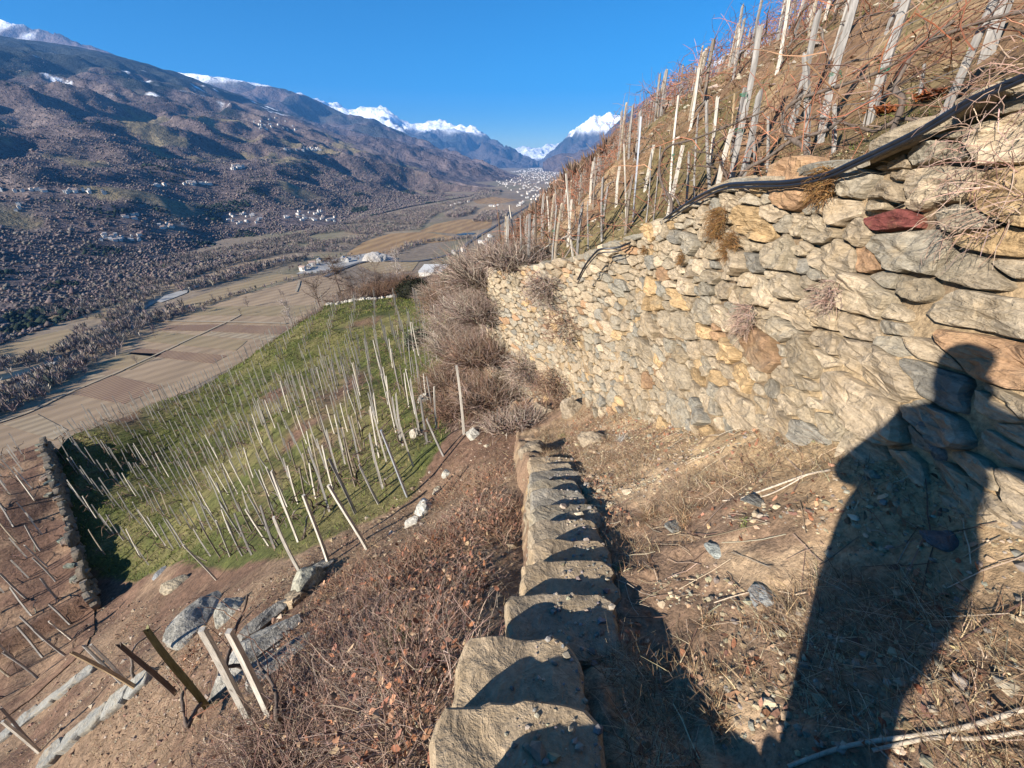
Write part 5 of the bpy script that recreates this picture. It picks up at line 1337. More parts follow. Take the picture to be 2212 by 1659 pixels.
# moss-brown tufts hanging in the wall and plants on the wall foot
for (u, v), rad, n, L, lab in (((1560, 480), .12, 420, .16, 'rust-brown moss hanging under the pipe on the wall'), ((1590, 530), .09, 300, .16, 'rust-brown moss tail in the middle of the wall'), ((1790, 400), .09, 260, .12, 'brown moss tuft under the pipe bend'), ((1480, 560), .05, 120, .1, 'small brown tuft on the wall face'), ((1400, 540), .05, 120, .1, 'small brown tuft below the thin pipe'), ((1800, 640), .08, 140, .14, 'dry weed in a joint of the wall'), ((1620, 690), .1, 200, .2, 'purplish dry weed with red leaf on the wall'), ((2190, 240), .2, 110, .25, 'dry roots and twigs over the upper wall corner'), ((2150, 430), .12, 60, .35, 'thin roots hanging down the wall')):
    k = None
    for kk_ in np.linspace(3, 12, 300):
        for h_ in np.linspace(.02, .99, 60):
            pass
        break
    WG = np.array([[wallpt(a, b) for b in np.linspace(0, 1, 12)] for a in np.linspace(2, 13, 90)]) if 'WG' not in globals() else WG
    BVW = bvh_of(WG) if 'BVW' not in globals() else BVW
    p = hit(BVW, u, v)
    if p is None: continue
    root_c = p + np.array([-.06, -.03, 0]); a = frng.uniform(0, 6.28, n); r = rad * np.sqrt(frng.random(n))
    L = L * 1.25; r = r * 1.5; cur = root_c + np.stack([frng.normal(0, .012, n), np.cos(a) * r, np.sin(a) * r * .9], 1) ; dv = np.stack([-np.abs(frng.normal(.5, .3, n)), frng.normal(0, .4, n), frng.normal(.1, .4, n)], 1); Pn = np.empty((n, 6, 3))
    for k in range(6):
        Pn[:, k] = cur; dv /= np.linalg.norm(dv, axis=1, keepdims=True); cur = cur + dv * L / 9; dv = dv + frng.normal(0, .3, (n, 3)) + np.array([.05, 0, -.3])
    V, F = tubes(Pn, .0022 * np.linspace(1, .4, 6)[None] * np.ones((n, 1)), 3)
    obj('wall_plant', mesh_np('wall_plant', V - p, F, rep(pal(n, [(.17, .085, .03), (.22, .12, .045), (.12, .065, .03)] if 'moss' in lab or 'tuft' in lab else TWIG, .2, frng), 18), False, MAT['veg']), None, p, lab, 'plant', 'plants growing in the wall')
# bushes on the bank below the far wall corner and round the vineyard end
GREYT = [(.31, .24, .19), (.25, .185, .145), (.21, .14, .105), (.36, .29, .23)]; BRN = [(.20, .125, .085), (.26, .17, .11), (.155, .095, .07)]
for (u, v), Z_, rad, n, L, cols, lab in (((1010, 660), 22, (1.3, 2.2), 1500, 2.4, GREYT, 'grey leafless bush on the slope edge left of the stone wall'), ((1060, 690), 15, (1.0, 1.2), 1100, 1.7, GREYT, 'pale grey tangle of twigs over the wall corner'), ((985, 600), 28, (1.6, 2), 1200, 2.6, BRN, 'brown leafless bush beyond the vineyard end'), ((1120, 610), 11.6, (.9, .6), 700, .9, GREYT, 'overhanging dry twigs on the crest of the far wall'), ((1160, 700), 10.4, (.5, .4), 400, .7, GREYT, 'dry vine hanging on the far wall face'), ((1020, 800), 13, (1.2, 1.2), 800, 1.1, BRN, 'brown brush at the foot of the far wall'), ((1170, 740), 9.6, (.35, .3), 300, .5, [(.25, .11, .07), (.2, .12, .09)], 'reddish dead plant on the far wall face'), ((1085, 780), 11.5, (.5, .5), 500, .9, GREYT, 'grey brush against the far wall'), ((950, 780), 17, (1.0, 1.0), 400, .8, BRN, 'low brown brush beside the last vineyard stakes')):
    c_ = P(u, v, Z_); gz = [q for q in (drop(BV_HILL, c_[0], c_[1]), drop(BV_UP, c_[0], c_[1])) if q is not None]; c_[2] = min(max(gz), c_[2] + 1.5) if gz else c_[2]
    scrub('dry_bush', c_, rad, int(n * 1.9), L, 6, .011, cols, lab, group='bushes round the wall corner', ground=lambda x, y, z=c_[2]: np.where(np.abs(low_z(x, y) - z) < 2.2, low_z(x, y), z), up=.9, wob=.35)
# grass of the green terrace
N = 110000; q = sample_poly(GREEN_POLY, N, frng); w_ = np.exp(-np.linalg.norm(q, axis=1) / 22); k = frng.random(N) < w_ * 2.2; q = q[k]
nn = fbm(q[:, 0] / 5, q[:, 1] / 5, 0, 3, 92) + .35 * fbm(q[:, 0] / 1.8, q[:, 1] / 1.8, 0, 4, 91); k = nn > -.35; q = q[k]; n = len(q); R_ = np.linalg.norm(q, axis=1)
h = frng.uniform(.05, .16, n) * (1 + R_ / 40)
V, F = blades(q[:, 0], q[:, 1], low_z(q[:, 0], q[:, 1]) - .02, h, frng.uniform(.15, .9, n), .0055 * (1 + R_ / 10), frng, 3)
obj('grass', mesh_np('grass', V, F, rep(pal(n, [(.13, .155, .036), (.17, .18, .046), (.11, .13, .032), (.22, .20, .07), (.28, .21, .10)], .2, frng, [.3, .25, .25, .12, .08]), 6), False, MAT['veg']), None, None, 'short green grass between the rows of the lower vineyard', None, None, 'stuff')
# litter of stones and straw on banks and brown terrace
q = np.concatenate([sample_poly([(-6, 1), (.0, .4), (.1, 7.5), (-2, 7), (-5, 4.5), (-8, 4)], 2600, frng), sample_poly([(-22, 13), (-5, 5), (-6, 2), (-14, 3)], 1400, frng)])
zq = low_z(q[:, 0], q[:, 1]); s = np.clip(.011 * np.exp(.6 * frng.standard_normal(len(q))), .005, .05) * (1 + np.linalg.norm(q, axis=1) / 25)
V, F = blobs(np.column_stack([q, zq + s * .2]), np.stack([s * 1.3, s, s * .6], 1), .22, 'oct', frng)
obj('gravel', mesh_np('gravel', V, F, rep(pal(len(q), [(.28, .20, .13), (.22, .14, .09), (.18, .11, .075), (.36, .29, .21)], .2, frng), 6), False, MAT['pebble']), None, None, 'stony litter on the brown bank', None, None, 'stuff')
q = np.concatenate([sample_poly([(-6, 1), (.0, .4), (.1, 7.5), (-2, 7), (-5, 4.5), (-8, 4)], 16000, frng), sample_poly([(-22, 13), (-5, 5), (-6, 2), (-14, 3)], 9000, frng)]); n = len(q)
V, F = blades(q[:, 0], q[:, 1], low_z(q[:, 0], q[:, 1]) - .01, frng.uniform(.05, .16, n), frng.uniform(.5, 1.6, n), frng.uniform(.002, .004, n), frng, 3)
obj('dry_grass', mesh_np('dry_grass', V, F, rep(pal(n, STRAW + [(.2, .1, .06)], .2, frng), 6), False, MAT['veg']), None, None, 'dead grass and weeds on the bank below the stairs', None, None, 'stuff')
# grass and weeds of the upper slope
N = 75000; yy = 1.5 + 26 * frng.random(N) ** 1.5; xx = np.interp(yy, EY, EX) + .12 + 9 * frng.random(N) ** 1.6; k = fbm(xx / 1.1, yy / 1.1, 0, 3, 231) > -.25; xx, yy = xx[k], yy[k]; n = len(xx)
V, F = blades(xx, yy, up_z(xx, yy) - .01, frng.uniform(.06, .22, n), frng.uniform(.4, 1.5, n), frng.uniform(.002, .005, n) * (1 + yy / 12), frng, 3)
obj('grass', mesh_np('grass', V, F, rep(pal(n, STRAW[:4] + [(.10, .12, .03), (.13, .14, .04), (.075, .095, .022)], .2, frng), 6), False, MAT['veg']), None, None, 'mossy grass and dead weeds under the upper vines', None, None, 'stuff')
# two heaps of orange dry leaves on the upper slope
for (u, v), lab in (((1915, 245), 'heap of orange dry leaves beside the pipe'), ((2010, 215), 'second heap of orange dry leaves under the short stake')):
    B = hit(BV_UP, u, v)
    if B is None: continue
    n = 160; q = frng.normal(0, .06, (n, 3)) * np.array([1, 1.4, .5]); V, F, C_ = leaf_mesh(q[:, 0], q[:, 1], np.abs(q[:, 2]) + .02, frng.uniform(.02, .045, n), frng, pal(n, [(.42, .15, .05), (.36, .12, .04), (.30, .10, .05)], .15, frng))
    obj('leaf_heap', mesh_np('leaf_heap', V, F, C_, False, MAT['veg']), None, B, lab, 'leaves', 'leaf heaps')

# brush and dead grass on the steep bank between the vineyard end and the upper terrace
BANK = [(-3.2, 9), (-1.2, 8.2), (1.0, 9), (.2, 11.5), (-.6, 14), (0.5, 20), (2, 27), (4, 38), (6, 52), (-6, 50), (-6.5, 38), (-3.6, 27), (-3.4, 18)]
q = sample_poly(BANK, 16000, frng); n = len(q); zz = np.maximum(low_z(q[:, 0], q[:, 1]), np.where(q[:, 1] > 14.5, up_z(q[:, 0], q[:, 1]), -99)); Rr = np.linalg.norm(q, axis=1)
V, F = blades(q[:, 0], q[:, 1], zz - .03, frng.uniform(.12, .42, n) * (1 + Rr / 60), frng.uniform(.3, 1.4, n), .004 * (1 + Rr / 9), frng, 3)
obj('dry_brush', mesh_np('dry_brush', V, F, rep(pal(n, [(.30, .21, .15), (.24, .15, .10), (.36, .28, .22), (.20, .13, .10), (.16, .15, .07)], .2, frng), 6), False, MAT['veg']), None, None, 'dead brush and weeds covering the steep bank under the terrace corner', None, None, 'stuff')
for i in range(26):
    k_ = frng.integers(0, len(q)); hf = np.array([.3, .25, .25]) * frng.uniform(.4, 1.3)
    o = obj('rock', rock_mesh('rock', hf, frng, (.36, .32, .25), 2), None, (q[k_][0], q[k_][1], zz[k_]), 'pale rock showing through the brush of the steep bank', 'rock', 'rocks on the steep bank')

# dry creepers and scrub overgrowing the far end of the tall wall
for (u, v), n, L, cols, lab in (((1090, 620), 420, .8, GREYT, 'grey creeper spilling over the far end of the tall wall'), ((1130, 650), 420, .8, GREYT, 'grey dead creeper on the far wall face'), ((1190, 620), 300, .5, GREYT, 'dry twigs hanging below the far wall top'), ((1100, 740), 420, .8, BRN, 'brown scrub growing out of the far wall'), ((1150, 800), 380, .7, GREYT, 'pale dead scrub low on the far wall'), ((1210, 830), 300, .5, BRN, 'brown weeds at the foot of the wall corner'), ((1110, 860), 420, .7, GREYT, 'grey brush at the bottom of the far wall'), ((1230, 700), 160, .35, BRN, 'small brown weed on the wall corner')):
    p = hit(BVW, u, v)
    if p is None: continue
    scrub('wall_scrub', p + np.array([-.1, -.12, -.1]), (.45, .45), int(n * 2.2), L, 6, .007, cols, lab, 'bush', 'scrub on the far wall', leaves=60, leafc=[(.3, .2, .13), (.25, .12, .07)], ground=lambda x, y, z=p[2]: np.full(np.shape(x), z) + frng.uniform(-.3, .3, np.shape(x)), up=.2, wob=.4, grav=-.12)

for (u, v), Z_, rad, n, L, lab in (((1045, 640), 12.6, (.7, .6), 1500, 1.3, 'grey leafless bush hiding the end of the tall wall'), ((1040, 730), 12.2, (.7, .6), 1300, 1.2, 'brown leafless bush half way down the wall end'), ((1050, 820), 11.6, (.7, .6), 1200, 1.0, 'tangled bush at the bottom of the wall end'), ((1000, 720), 17, (1.2, 1.2), 1400, 1.6, 'grey thorny bush on the slope left of the wall end'), ((985, 790), 15, (.9, .9), 1000, 1.2, 'brown thorny bush beside the last stakes'), ((1110, 910), 9.2, (.6, .5), 700, .6, 'dry weeds on the ledge at the wall foot')):
    p = P(u, v, Z_); z0_ = p[2] - .7
    scrub('dry_bush', (p[0], p[1], z0_), rad, n, L, 6, .009, GREYT if 'grey' in lab or 'dry' in lab else BRN + GREYT[:2], lab, 'bush', 'bushes at the wall end', ground=lambda x, y, z=z0_: np.maximum(low_z(x, y), z), up=.8, wob=.38)

n = 5000; yy = 1.5 + 22 * frng.random(n) ** 1.4; xx = np.interp(yy, EY, EX) + .15 + 10 * frng.random(n) ** 1.4; s = np.clip(.016 * np.exp(.6 * frng.standard_normal(n)), .006, .08) * (1 + yy / 20)
V, F = blobs(np.column_stack([xx, yy, up_z(xx, yy) + s * .2]), np.stack([s * 1.3, s, s * .6], 1), .22, 'oct', frng)
obj('gravel', mesh_np('gravel', V, F, rep(pal(n, [(.34, .27, .18), (.27, .19, .12), (.22, .14, .09), (.38, .32, .24)], .2, frng), 6), False, MAT['pebble']), None, None, 'stones and clods on the earth under the upper vines', None, None, 'stuff')

RUST = [(.26, .14, .09), (.31, .19, .125), (.22, .125, .085), (.36, .26, .18)]
for (u, v), rad, n, L, lab in (((930, 1200), (.5, .6), 700, .35, 'rusty low brush on the bank beside the white boulder'), ((860, 1260), (.5, .5), 700, .35, 'rusty low brush in the middle of the bank'), ((760, 1260), (.5, .45), 500, .28, 'sparse dry brush under the pale stakes'), ((980, 1060), (.4, .5), 600, .3, 'dry brush on the bank near the path end'), ((1060, 1040), (.35, .5), 600, .32, 'straw brush along the upper stair edge'), ((1090, 1140), (.25, .5), 600, .3, 'straw brush hanging under the middle stairs'), ((680, 1380), (.4, .4), 500, .35, 'brown brush next to the slate risers'), ((420, 1420), (.5, .4), 250, .25, 'thin dead weeds behind the mossy stake'), ((300, 1340), (.7, .6), 300, .25, 'thin dead weeds above the slate kerb')):
    B = at_h(u, v)
    if B is not None: scrub('dry_brush_patch', B, rad, n, L, 6, .0035, RUST, lab, 'bush', 'low brush on the bank', leaves=120, ground=lowg, up=.6)
# ================================================================== trees, woods, houses
grng = np.random.default_rng(91)
def bare_tree(h, w, limbs, twigs, rng, lean=(0, 0), r=.16, low=.25, shape='round'):
    """-> (trunk V,F), (crown V,F): trunk with limbs; crown of thin twigs."""
    k = 9; tz = np.linspace(0, 1, k); tr = np.stack([lean[0] * h * tz + .02 * h * rng.standard_normal(k) * tz, lean[1] * h * tz + .02 * h * rng.standard_normal(k) * tz, tz * h * .93], 1)
    B = [(tr[None], (r * np.linspace(1, .18, k))[None])]
    tips = []; Pl = []; Rl = []
    for i in range(limbs):
        f = rng.uniform(low, .92); s = np.array([np.interp(f, tz, tr[:, j]) for j in range(3)]); a = i * 2.4 + rng.normal(0, .3)
        if shape == 'larch': L = w * (1.12 - f) * rng.uniform(.7, 1.1); d = np.array([np.cos(a), np.sin(a), -.05]); gr = .05
        else: L = w * rng.uniform(.7, 1.1) * (1.15 - .55 * f); d = np.array([np.cos(a), np.sin(a), .75]); gr = .06
        p = walk(s, d, 7, L / 6, .13, gr, rng); Pl.append(p); Rl.append(r * .42 * (1.1 - f) * np.linspace(1, .25, 7) + .012)
    Pl = np.array(Pl); V1, F1 = tubes(tr[None], (r * np.linspace(1, .18, k))[None], 6); V2, F2 = tubes(Pl, np.array(Rl), 4)
    n = twigs; src = Pl[rng.integers(0, limbs, n), rng.integers(1, 7, n)]
    d = np.stack([rng.normal(0, .7, n), rng.normal(0, .7, n), rng.normal(.5 if shape != 'larch' else -.1, .4, n)], 1); Pn = np.empty((n, 4, 3)); cur = src.copy()
    L = h * .05 * rng.uniform(.6, 1.6, n)[:, None]
    for j in range(4):
        Pn[:, j] = cur; d /= np.linalg.norm(d, axis=1, keepdims=True); cur = cur + d * L; d = d + rng.normal(0, .35, (n, 3))
    V3, F3 = tubes(Pn, (h * .0022) * np.linspace(1, .4, 4)[None] * np.ones((n, 1)), 3)
    return np.vstack([V1, V2]), np.vstack([F1, F2 + len(V1)]), V3, F3
def plant_tree(B, h, w, label, group, col=((.13, .10, .085), (.17, .13, .11)), limbs=16, twigs=400, shape='round', lean=(0, 0), name='bare_tree', r=None):
    a, b, c_, d = bare_tree(h, w, limbs, twigs, grng, lean, r or h * .014, .12 if shape == 'larch' else .25, shape)
    root = obj(name, None, None, np.asarray(B) - np.array([0, 0, .1]), label, 'tree', group)
    obj('trunk', mesh_np('trunk', a, b, np.array(col[0]), True, MAT['tree']), root)
    obj('crown', mesh_np('crown', c_, d, rep(pal(len(c_) // 12, [col[1], col[0]], .2, grng), 12), False, MAT['tree']), root)
    return root
def gz(B):
    q = [w_ for w_ in (drop(BV_HILL, B[0], B[1]), drop(BV_UP, B[0], B[1])) if w_ is not None]; return max(q) if q else B[2]
# field trees
for (a, b), h, lab in (((1525, 512), 14, 'bare tree with long shadow standing alone in the tan field'), ((1483, 564), 9, 'smaller bare tree below the lone field tree'), ((1728, 445), 10, 'left bare tree of the pair near the hedge'), ((1745, 448), 8, 'right bare tree of the pair near the hedge'), ((958, 703), 9, 'bare bushy tree in the mid strip fields'), ((845, 862), 10, 'bare bushy tree beside the long track'), ((1415, 440), 10, 'bare tree growing in the hedge line'), ((1310, 470), 9, 'thin bare tree before the hedge line')):
    plant_tree(onz(*Z2(a, b), ZV), h, h * .42, lab, 'trees in the valley fields', limbs=14, twigs=260, r=h * .02)
# trees at the far end of the green vineyard
for (u, v), Z_, h, w, shape, lab, lean in (((738, 634), 50, 7.5, 3.0, 'larch', 'tall bare larch with level branches at the far vineyard end', (-.06, 0)), ((762, 628), 52, 5.0, 1.8, 'larch', 'smaller larch beside the tall one', (0, 0)), ((918, 598), 66, 6.5, 2.4, 'round', 'left bare tree of the trio behind the vineyard', (0, 0)), ((940, 600), 66, 6.0, 2.0, 'round', 'middle bare tree of the trio behind the vineyard', (0, 0)), ((955, 600), 68, 6.0, 2.2, 'round', 'right bare tree of the trio behind the vineyard', (.05, 0)),
                                   ((694, 668), 46, 4.2, 2.2, 'round', 'spreading bare shrub tree at the vineyard corner', (-.1, 0)), ((632, 700), 44, 3.6, .8, 'round', 'thin pale birch at the outer vineyard edge', (-.12, 0)), ((818, 640), 50, 4.5, 1.6, 'round', 'bare tree in the brown thicket', (0, 0)), ((860, 615), 54, 5.0, 1.4, 'round', 'pale slender trunk in the brown thicket', (.03, 0)), ((790, 640), 50, 4.2, 1.4, 'round', 'bare sapling between larch and thicket', (0, 0))):
    B = P(u, v, Z_); B[2] = gz(B); pale = 'pale' in lab
    plant_tree(B, h, w, lab, 'trees round the vineyard end', ((.42, .37, .33), (.28, .22, .19)) if pale else ((.15, .11, .09), (.20, .15, .12)), 22 if shape == 'larch' else 14, 700 if shape == 'larch' else 380, shape, lean, r=h * .017)
for (u, v), Z_, rad, n, L, cols, lab in (((800, 640), 49, (3.0, 1.8), 1500, 2.6, BRN, 'brown leafless thicket at the far vineyard end'), ((850, 632), 51, (2.6, 1.8), 1400, 2.8, BRN, 'taller brown thicket beside the dark hollow'), ((740, 652), 47, (2.8, 1.2), 900, 1.4, GREYT, 'greyish low brush along the vineyard corner'), ((660, 690), 44, (2.0, 1.0), 700, 1.2, GREYT, 'pale brush on the outer vineyard corner'), ((960, 640), 40, (2.2, 1.8), 1100, 2.4, GREYT, 'pale pinkish bush beside the dark hollow')):
    c_ = P(u, v, Z_); c_[2] = gz(c_)
    scrub('dry_bush', c_, rad, n, L, 6, .016, cols, lab, group='thickets at the vineyard end', ground=lowg, up=.9, wob=.35)
# dark overgrown hollow: leafy dome, its deep shadow put into near-black leaf colours
def leafy(name, c_, rad, n, s, cols, label, cat='bush', group=None):
    v = grng.standard_normal((n, 3)); v /= np.linalg.norm(v, axis=1, keepdims=True); v[:, 2] = np.abs(v[:, 2]); r = .75 + .25 * grng.random(n) + .15 * fbm(v[:, 0] * 2, v[:, 1] * 2, v[:, 2] * 2, 2, 7)
    q = v * r[:, None] * np.array(rad)
    V, F, C_ = leaf_mesh(q[:, 0], q[:, 1], q[:, 2], grng.uniform(.6, 1.3, n) * s, grng, pal(n, cols, .25, grng))
    root = obj(name, None, None, c_, label, cat, group)
    bv, bf = IS3.copy(), IF3; bv = bv * np.array(rad) * .8 * (1 + .12 * fbm(bv[:, 0] * 3, bv[:, 1] * 3, bv[:, 2] * 3, 3, 8))[:, None]
    obj('branches', mesh_np('branches', bv, bf, np.array((.018, .018, .012)), True, MAT['veg']), root); obj('leaves', mesh_np('leaves', V, F, C_, False, MAT['veg']), root)
c_ = P(903, 648, 46); c_[2] = gz(c_) - .3
leafy('shaded_mound', c_, (2.5, 1.6, 2.5), 2600, .09, [(.018, .022, .012), (.028, .032, .016), (.012, .014, .01)], 'overgrown mound at the end of the green vineyard, deep shadow put into its leaf colours')
c_ = P(985, 555, 36); c_[2] = gz(c_) + .1
leafy('olive_tree', c_, (1.6, 1.5, 2.3), 2600, .07, [(.17, .18, .12), (.12, .135, .085), (.22, .22, .16)], 'grey-green olive bush above the vineyard end', 'bush')
c_ = P(803, 610, 53); c_[2] = gz(c_) + .8
leafy('evergreen_bush', c_, (.9, .9, 1.5), 700, .09, [(.05, .065, .025), (.035, .045, .02)], 'small evergreen bush beside the larch')
c_ = P(1040, 740, 15.5); c_[2] = gz(c_) + .2
leafy('evergreen_bush', c_, (.35, .35, .45), 500, .05, [(.05, .065, .03), (.035, .05, .025)], 'dark green shrub in the grey brush of the bank')
c_ = P(905, 745, 26); c_[2] = gz(c_)
leafy('olive_tree', c_, (1.0, 1.0, 1.3), 900, .05, [(.17, .19, .12), (.12, .15, .08), (.2, .2, .14)], 'small grey-green shrub among the last stakes', 'bush')
# white rubble row at the far end
root = obj('rubble_wall', None, None, P(770, 655, 46), 'low white rubble wall along the far end of the vineyard', 'stone wall'); R0 = np.array(root.location)
RM = [rock_mesh('stone', (.2, .16, .13), grng, (.48, .44, .36), 2) for _ in range(4)]
for i in range(70):
    q = grng.random(); B = P(705 + 150 * q, 662 - 14 * q + grng.normal(0, 2.2), 45 + 1.5 * q); B[2] = float(low_z(B[0], B[1])) + .1
    o = obj('stone', RM[i % 4], root, B - R0); o.rotation_euler = (0, 0, grng.uniform(0, 6)); o.scale = [grng.uniform(.6, 1.5)] * 3

# --- far woods
def spike_protos(nt, rng):
    out = []
    for _ in range(6):
        T = []
        for j in range(nt):
            a = rng.uniform(0, 6.28); f = rng.uniform(.0, .45); q_ = rng.uniform(.08, .40); tip = np.array([np.cos(a) * q_, np.sin(a) * q_, rng.uniform(.5, 1.0) * (1 - .5 * q_)])
            b0 = np.array([0, 0, f]); s = np.cross(tip - b0, rng.standard_normal(3)); s /= np.linalg.norm(s) / rng.uniform(.018, .04)
            m_ = b0 * .45 + tip * .55
            T.append([b0, m_ + s, tip]); T.append([b0, tip, m_ - s])
        out.append(np.array(T))
    return np.array(out)
SPK = spike_protos(18, grng)
def spike_trees(pos, h, rng, wide=1.0):
    N = len(pos); T = SPK[rng.integers(0, 6, N)]; a = rng.uniform(0, 6.28, N)[:, None, None]; c, s = np.cos(a), np.sin(a)
    x, y = (T[..., 0] * c - T[..., 1] * s) * wide, (T[..., 0] * s + T[..., 1] * c) * wide
    V = np.stack([x, y, T[..., 2]], -1) * h[:, None, None, None] + pos[:, None, None, :]
    n = T.shape[1] * 3; return V.reshape(-1, 3), np.arange(N * n).reshape(-1, 3), n
WOODC = [(.25, .20, .168), (.30, .245, .20), (.205, .16, .14), (.33, .275, .215), (.15, .12, .105), (.085, .09, .065)]
WW = np.array([.26, .22, .2, .12, .12, .08])
def px_poly(poly): return [tuple(onz(u, v, ZV)[:2]) for u, v in poly]
belts = []
def belt(line, width, per_m, hh):
    c = smooth_pts(np.array([onz(u, v, ZV)[:2] for u, v in line]), 200); seg = np.linalg.norm(np.diff(c, axis=0), axis=1); L = seg.sum(); n = int(L * per_m)
    t = grng.random(n) * 199; p = np.stack([np.interp(t, np.arange(200), c[:, k]) for k in (0, 1)], 1) + grng.normal(0, width / 2.2, (n, 2)); belts.append((np.column_stack([p, np.full(n, ZV)]), grng.uniform(*hh, n)))
RIV = [Z2(-300, 1010), Z2(0, 965), Z2(250, 900), Z2(450, 820), Z2(650, 735), Z2(800, 660), Z2(850, 590), Z2(920, 530), Z2(1020, 480)]
belt([Z2(-200, 1180), Z2(0, 1090), Z2(250, 980), Z2(500, 850), Z2(740, 690), Z2(960, 590), Z2(1100, 540)], 26, 1.5, (8, 13))
belt([Z2(-200, 1240), Z2(0, 1150), Z2(250, 1030), Z2(500, 890), Z2(750, 715)], 14, .8, (9, 13))
belt([Z2(980, 600), Z2(1250, 505), Z2(1500, 425), Z2(1870, 325), Z2(2000, 300)], 8, .5, (4, 9))
belt([Z2(-300, 930), Z2(0, 900), Z2(300, 820), Z2(500, 745), Z2(690, 665), Z2(760, 590), Z2(800, 530), Z2(900, 455), Z2(1010, 400), Z2(1150, 330)], 14, .9, (8, 12))
belt([Z2(1180, 400), Z2(1350, 350), Z2(1520, 290), Z2(1700, 250), Z2(1880, 215)], 22, 1.3, (9, 14))
belt([Z2(1150, 335), Z2(1330, 270), Z2(1550, 215), Z2(1800, 160)], 12, .7, (8, 12))
belt([(884, 530), (930, 522), (985, 518), (1020, 512)], 16, .9, (6, 10)); belt([(640, 585), (700, 568), (760, 556)], 25, .6, (6, 11)); belt([(840, 552), (880, 535), (900, 528)], 16, .7, (6, 11))
WOODS = [(-150, 640), (0, 610), (150, 585), (300, 565), (450, 545), (600, 515), (760, 478), (880, 455), (960, 438), (1040, 425), (990, 445), (930, 470), (905, 497), (850, 500), (790, 518), (740, 545), (650, 548), (560, 568), (470, 585), (400, 600), (340, 620), (300, 645), (270, 690), (230, 715), (170, 740), (120, 755), (0, 790), (-150, 830)]
MEADS = [px_poly(q) for q in ([(0, 751), (75, 728), (148, 711), (170, 722), (133, 750), (60, 770), (0, 779)], [(-20, 690), (60, 655), (98, 636), (150, 628), (205, 628), (150, 646), (70, 668)], [Z2(470, 590), Z2(640, 530), Z2(800, 495), Z2(760, 530), Z2(600, 580)])]
q = sample_poly(px_poly(WOODS), 13000, grng); k = np.ones(len(q), bool)
for m_ in MEADS: k &= ~in_poly(q[:, 0], q[:, 1], m_)
k &= fbm(q[:, 0] / 60, q[:, 1] / 60, 0, 3, 301) > -.45; q = q[k]; belts.append((np.column_stack([q, np.full(len(q), ZV)]), grng.uniform(6, 10, len(q))))
for poly, n in (([(1003, 440), (1030, 417), (1070, 410), (1085, 420), (1050, 428)], 500), ([(960, 468), (1000, 448), (1030, 450), (1020, 462), (985, 472)], 500), ([(1020, 480), (1045, 460), (1100, 458), (1090, 472), (1050, 480)], 500)):
    q = sample_poly(px_poly(poly), n, grng); belts.append((np.column_stack([q, np.full(n, ZV)]), grng.uniform(9, 16, n)))
pos = np.concatenate([b[0] for b in belts]); hh = np.concatenate([b[1] for b in belts]); V, F, n3 = spike_trees(pos, hh, grng, 1.15)
obj('woods', mesh_np('woods', V, F, rep(pal(len(pos), WOODC, .18, grng, WW), n3), False, MAT['tree']), None, None, 'bare grey-brown riverside woods on the valley floor', None, None, 'stuff')
# mountainside forest
ns_, nt_, _ = M1V.shape; N = 175000
fi = grng.uniform(0, ns_ - 1.01, N); fj = (nt_ - 8) * grng.random(N) ** 1.5 * .62; i0, j0 = fi.astype(int), fj.astype(int); a, b = (fi - i0)[:, None], (fj - j0)[:, None]
pos = (M1V[i0, j0] * (1 - a) + M1V[i0 + 1, j0] * a) * (1 - b) + (M1V[i0, j0 + 1] * (1 - a) + M1V[i0 + 1, j0 + 1] * a) * b
u, v, zc = project(pos); k = (zc > 50) & (u > -120) & (u < 1150) & (v > 40)
mead = fbm(pos[:, 0] / 210, pos[:, 1] / 130, 0, 3, 31); k &= ~((mead > .47) & (pos[:, 2] < 260) & (pos[:, 2] > -120)); k &= fbm(pos[:, 0] / 45, pos[:, 1] / 45, 0, 2, 302) > -.8
VILL = [(0, 230, 410, 418, 26), (335, 360, 398, 402, 5), (395, 455, 394, 400, 14), (495, 530, 358, 366, 9), (615, 693, 320, 326, 18), (545, 650, 255, 283, 20), (262, 300, 464, 474, 8), (340, 405, 484, 494, 16), (218, 303, 506, 522, 26), (485, 565, 462, 484, 18), (608, 700, 456, 478, 22), (685, 727, 470, 480, 10), (816, 852, 304, 310, 8), (985, 1018, 358, 362, 9), (880, 905, 303, 309, 3), (0, 60, 440, 455, 3)]
for (u0, u1, v0, v1, n) in VILL: k &= ~((u > u0 - 3) & (u < u1 + 3) & (v > v0 - 3) & (v < v1 + 9))
pos = pos[k]; zc = zc[k]; near = zc < 0
con = fbm(pos[:, 0] / 90, pos[:, 1] / 90, 0, 2, 303) > .62 - sstep(150, 500, pos[:, 2]) * .5
cols = pal(len(pos), [(.155, .122, .108), (.178, .142, .122), (.132, .102, .093), (.198, .162, .135)], .10, grng); cols[con] = pal(con.sum(), [(.03, .042, .026), (.025, .033, .022)], .2, grng)
hh = np.clip(3.9 * np.exp(.36 * grng.standard_normal(len(pos))), 3, 14) * (1 + .25 * con)
fp = ~near; s = hh[fp] * .5
V, F = blobs(pos[fp] + np.array([0, 0, 1]) * s[:, None] * .7, np.stack([s * 1.0, s * 1.0, s * .68], 1), .28, 'oct', grng)
obj('forest', mesh_np('forest', V, F, rep(cols[fp], 6), True, MAT['tree']), None, None, 'brown and dark forest on the upper mountainside', None, None, 'stuff')
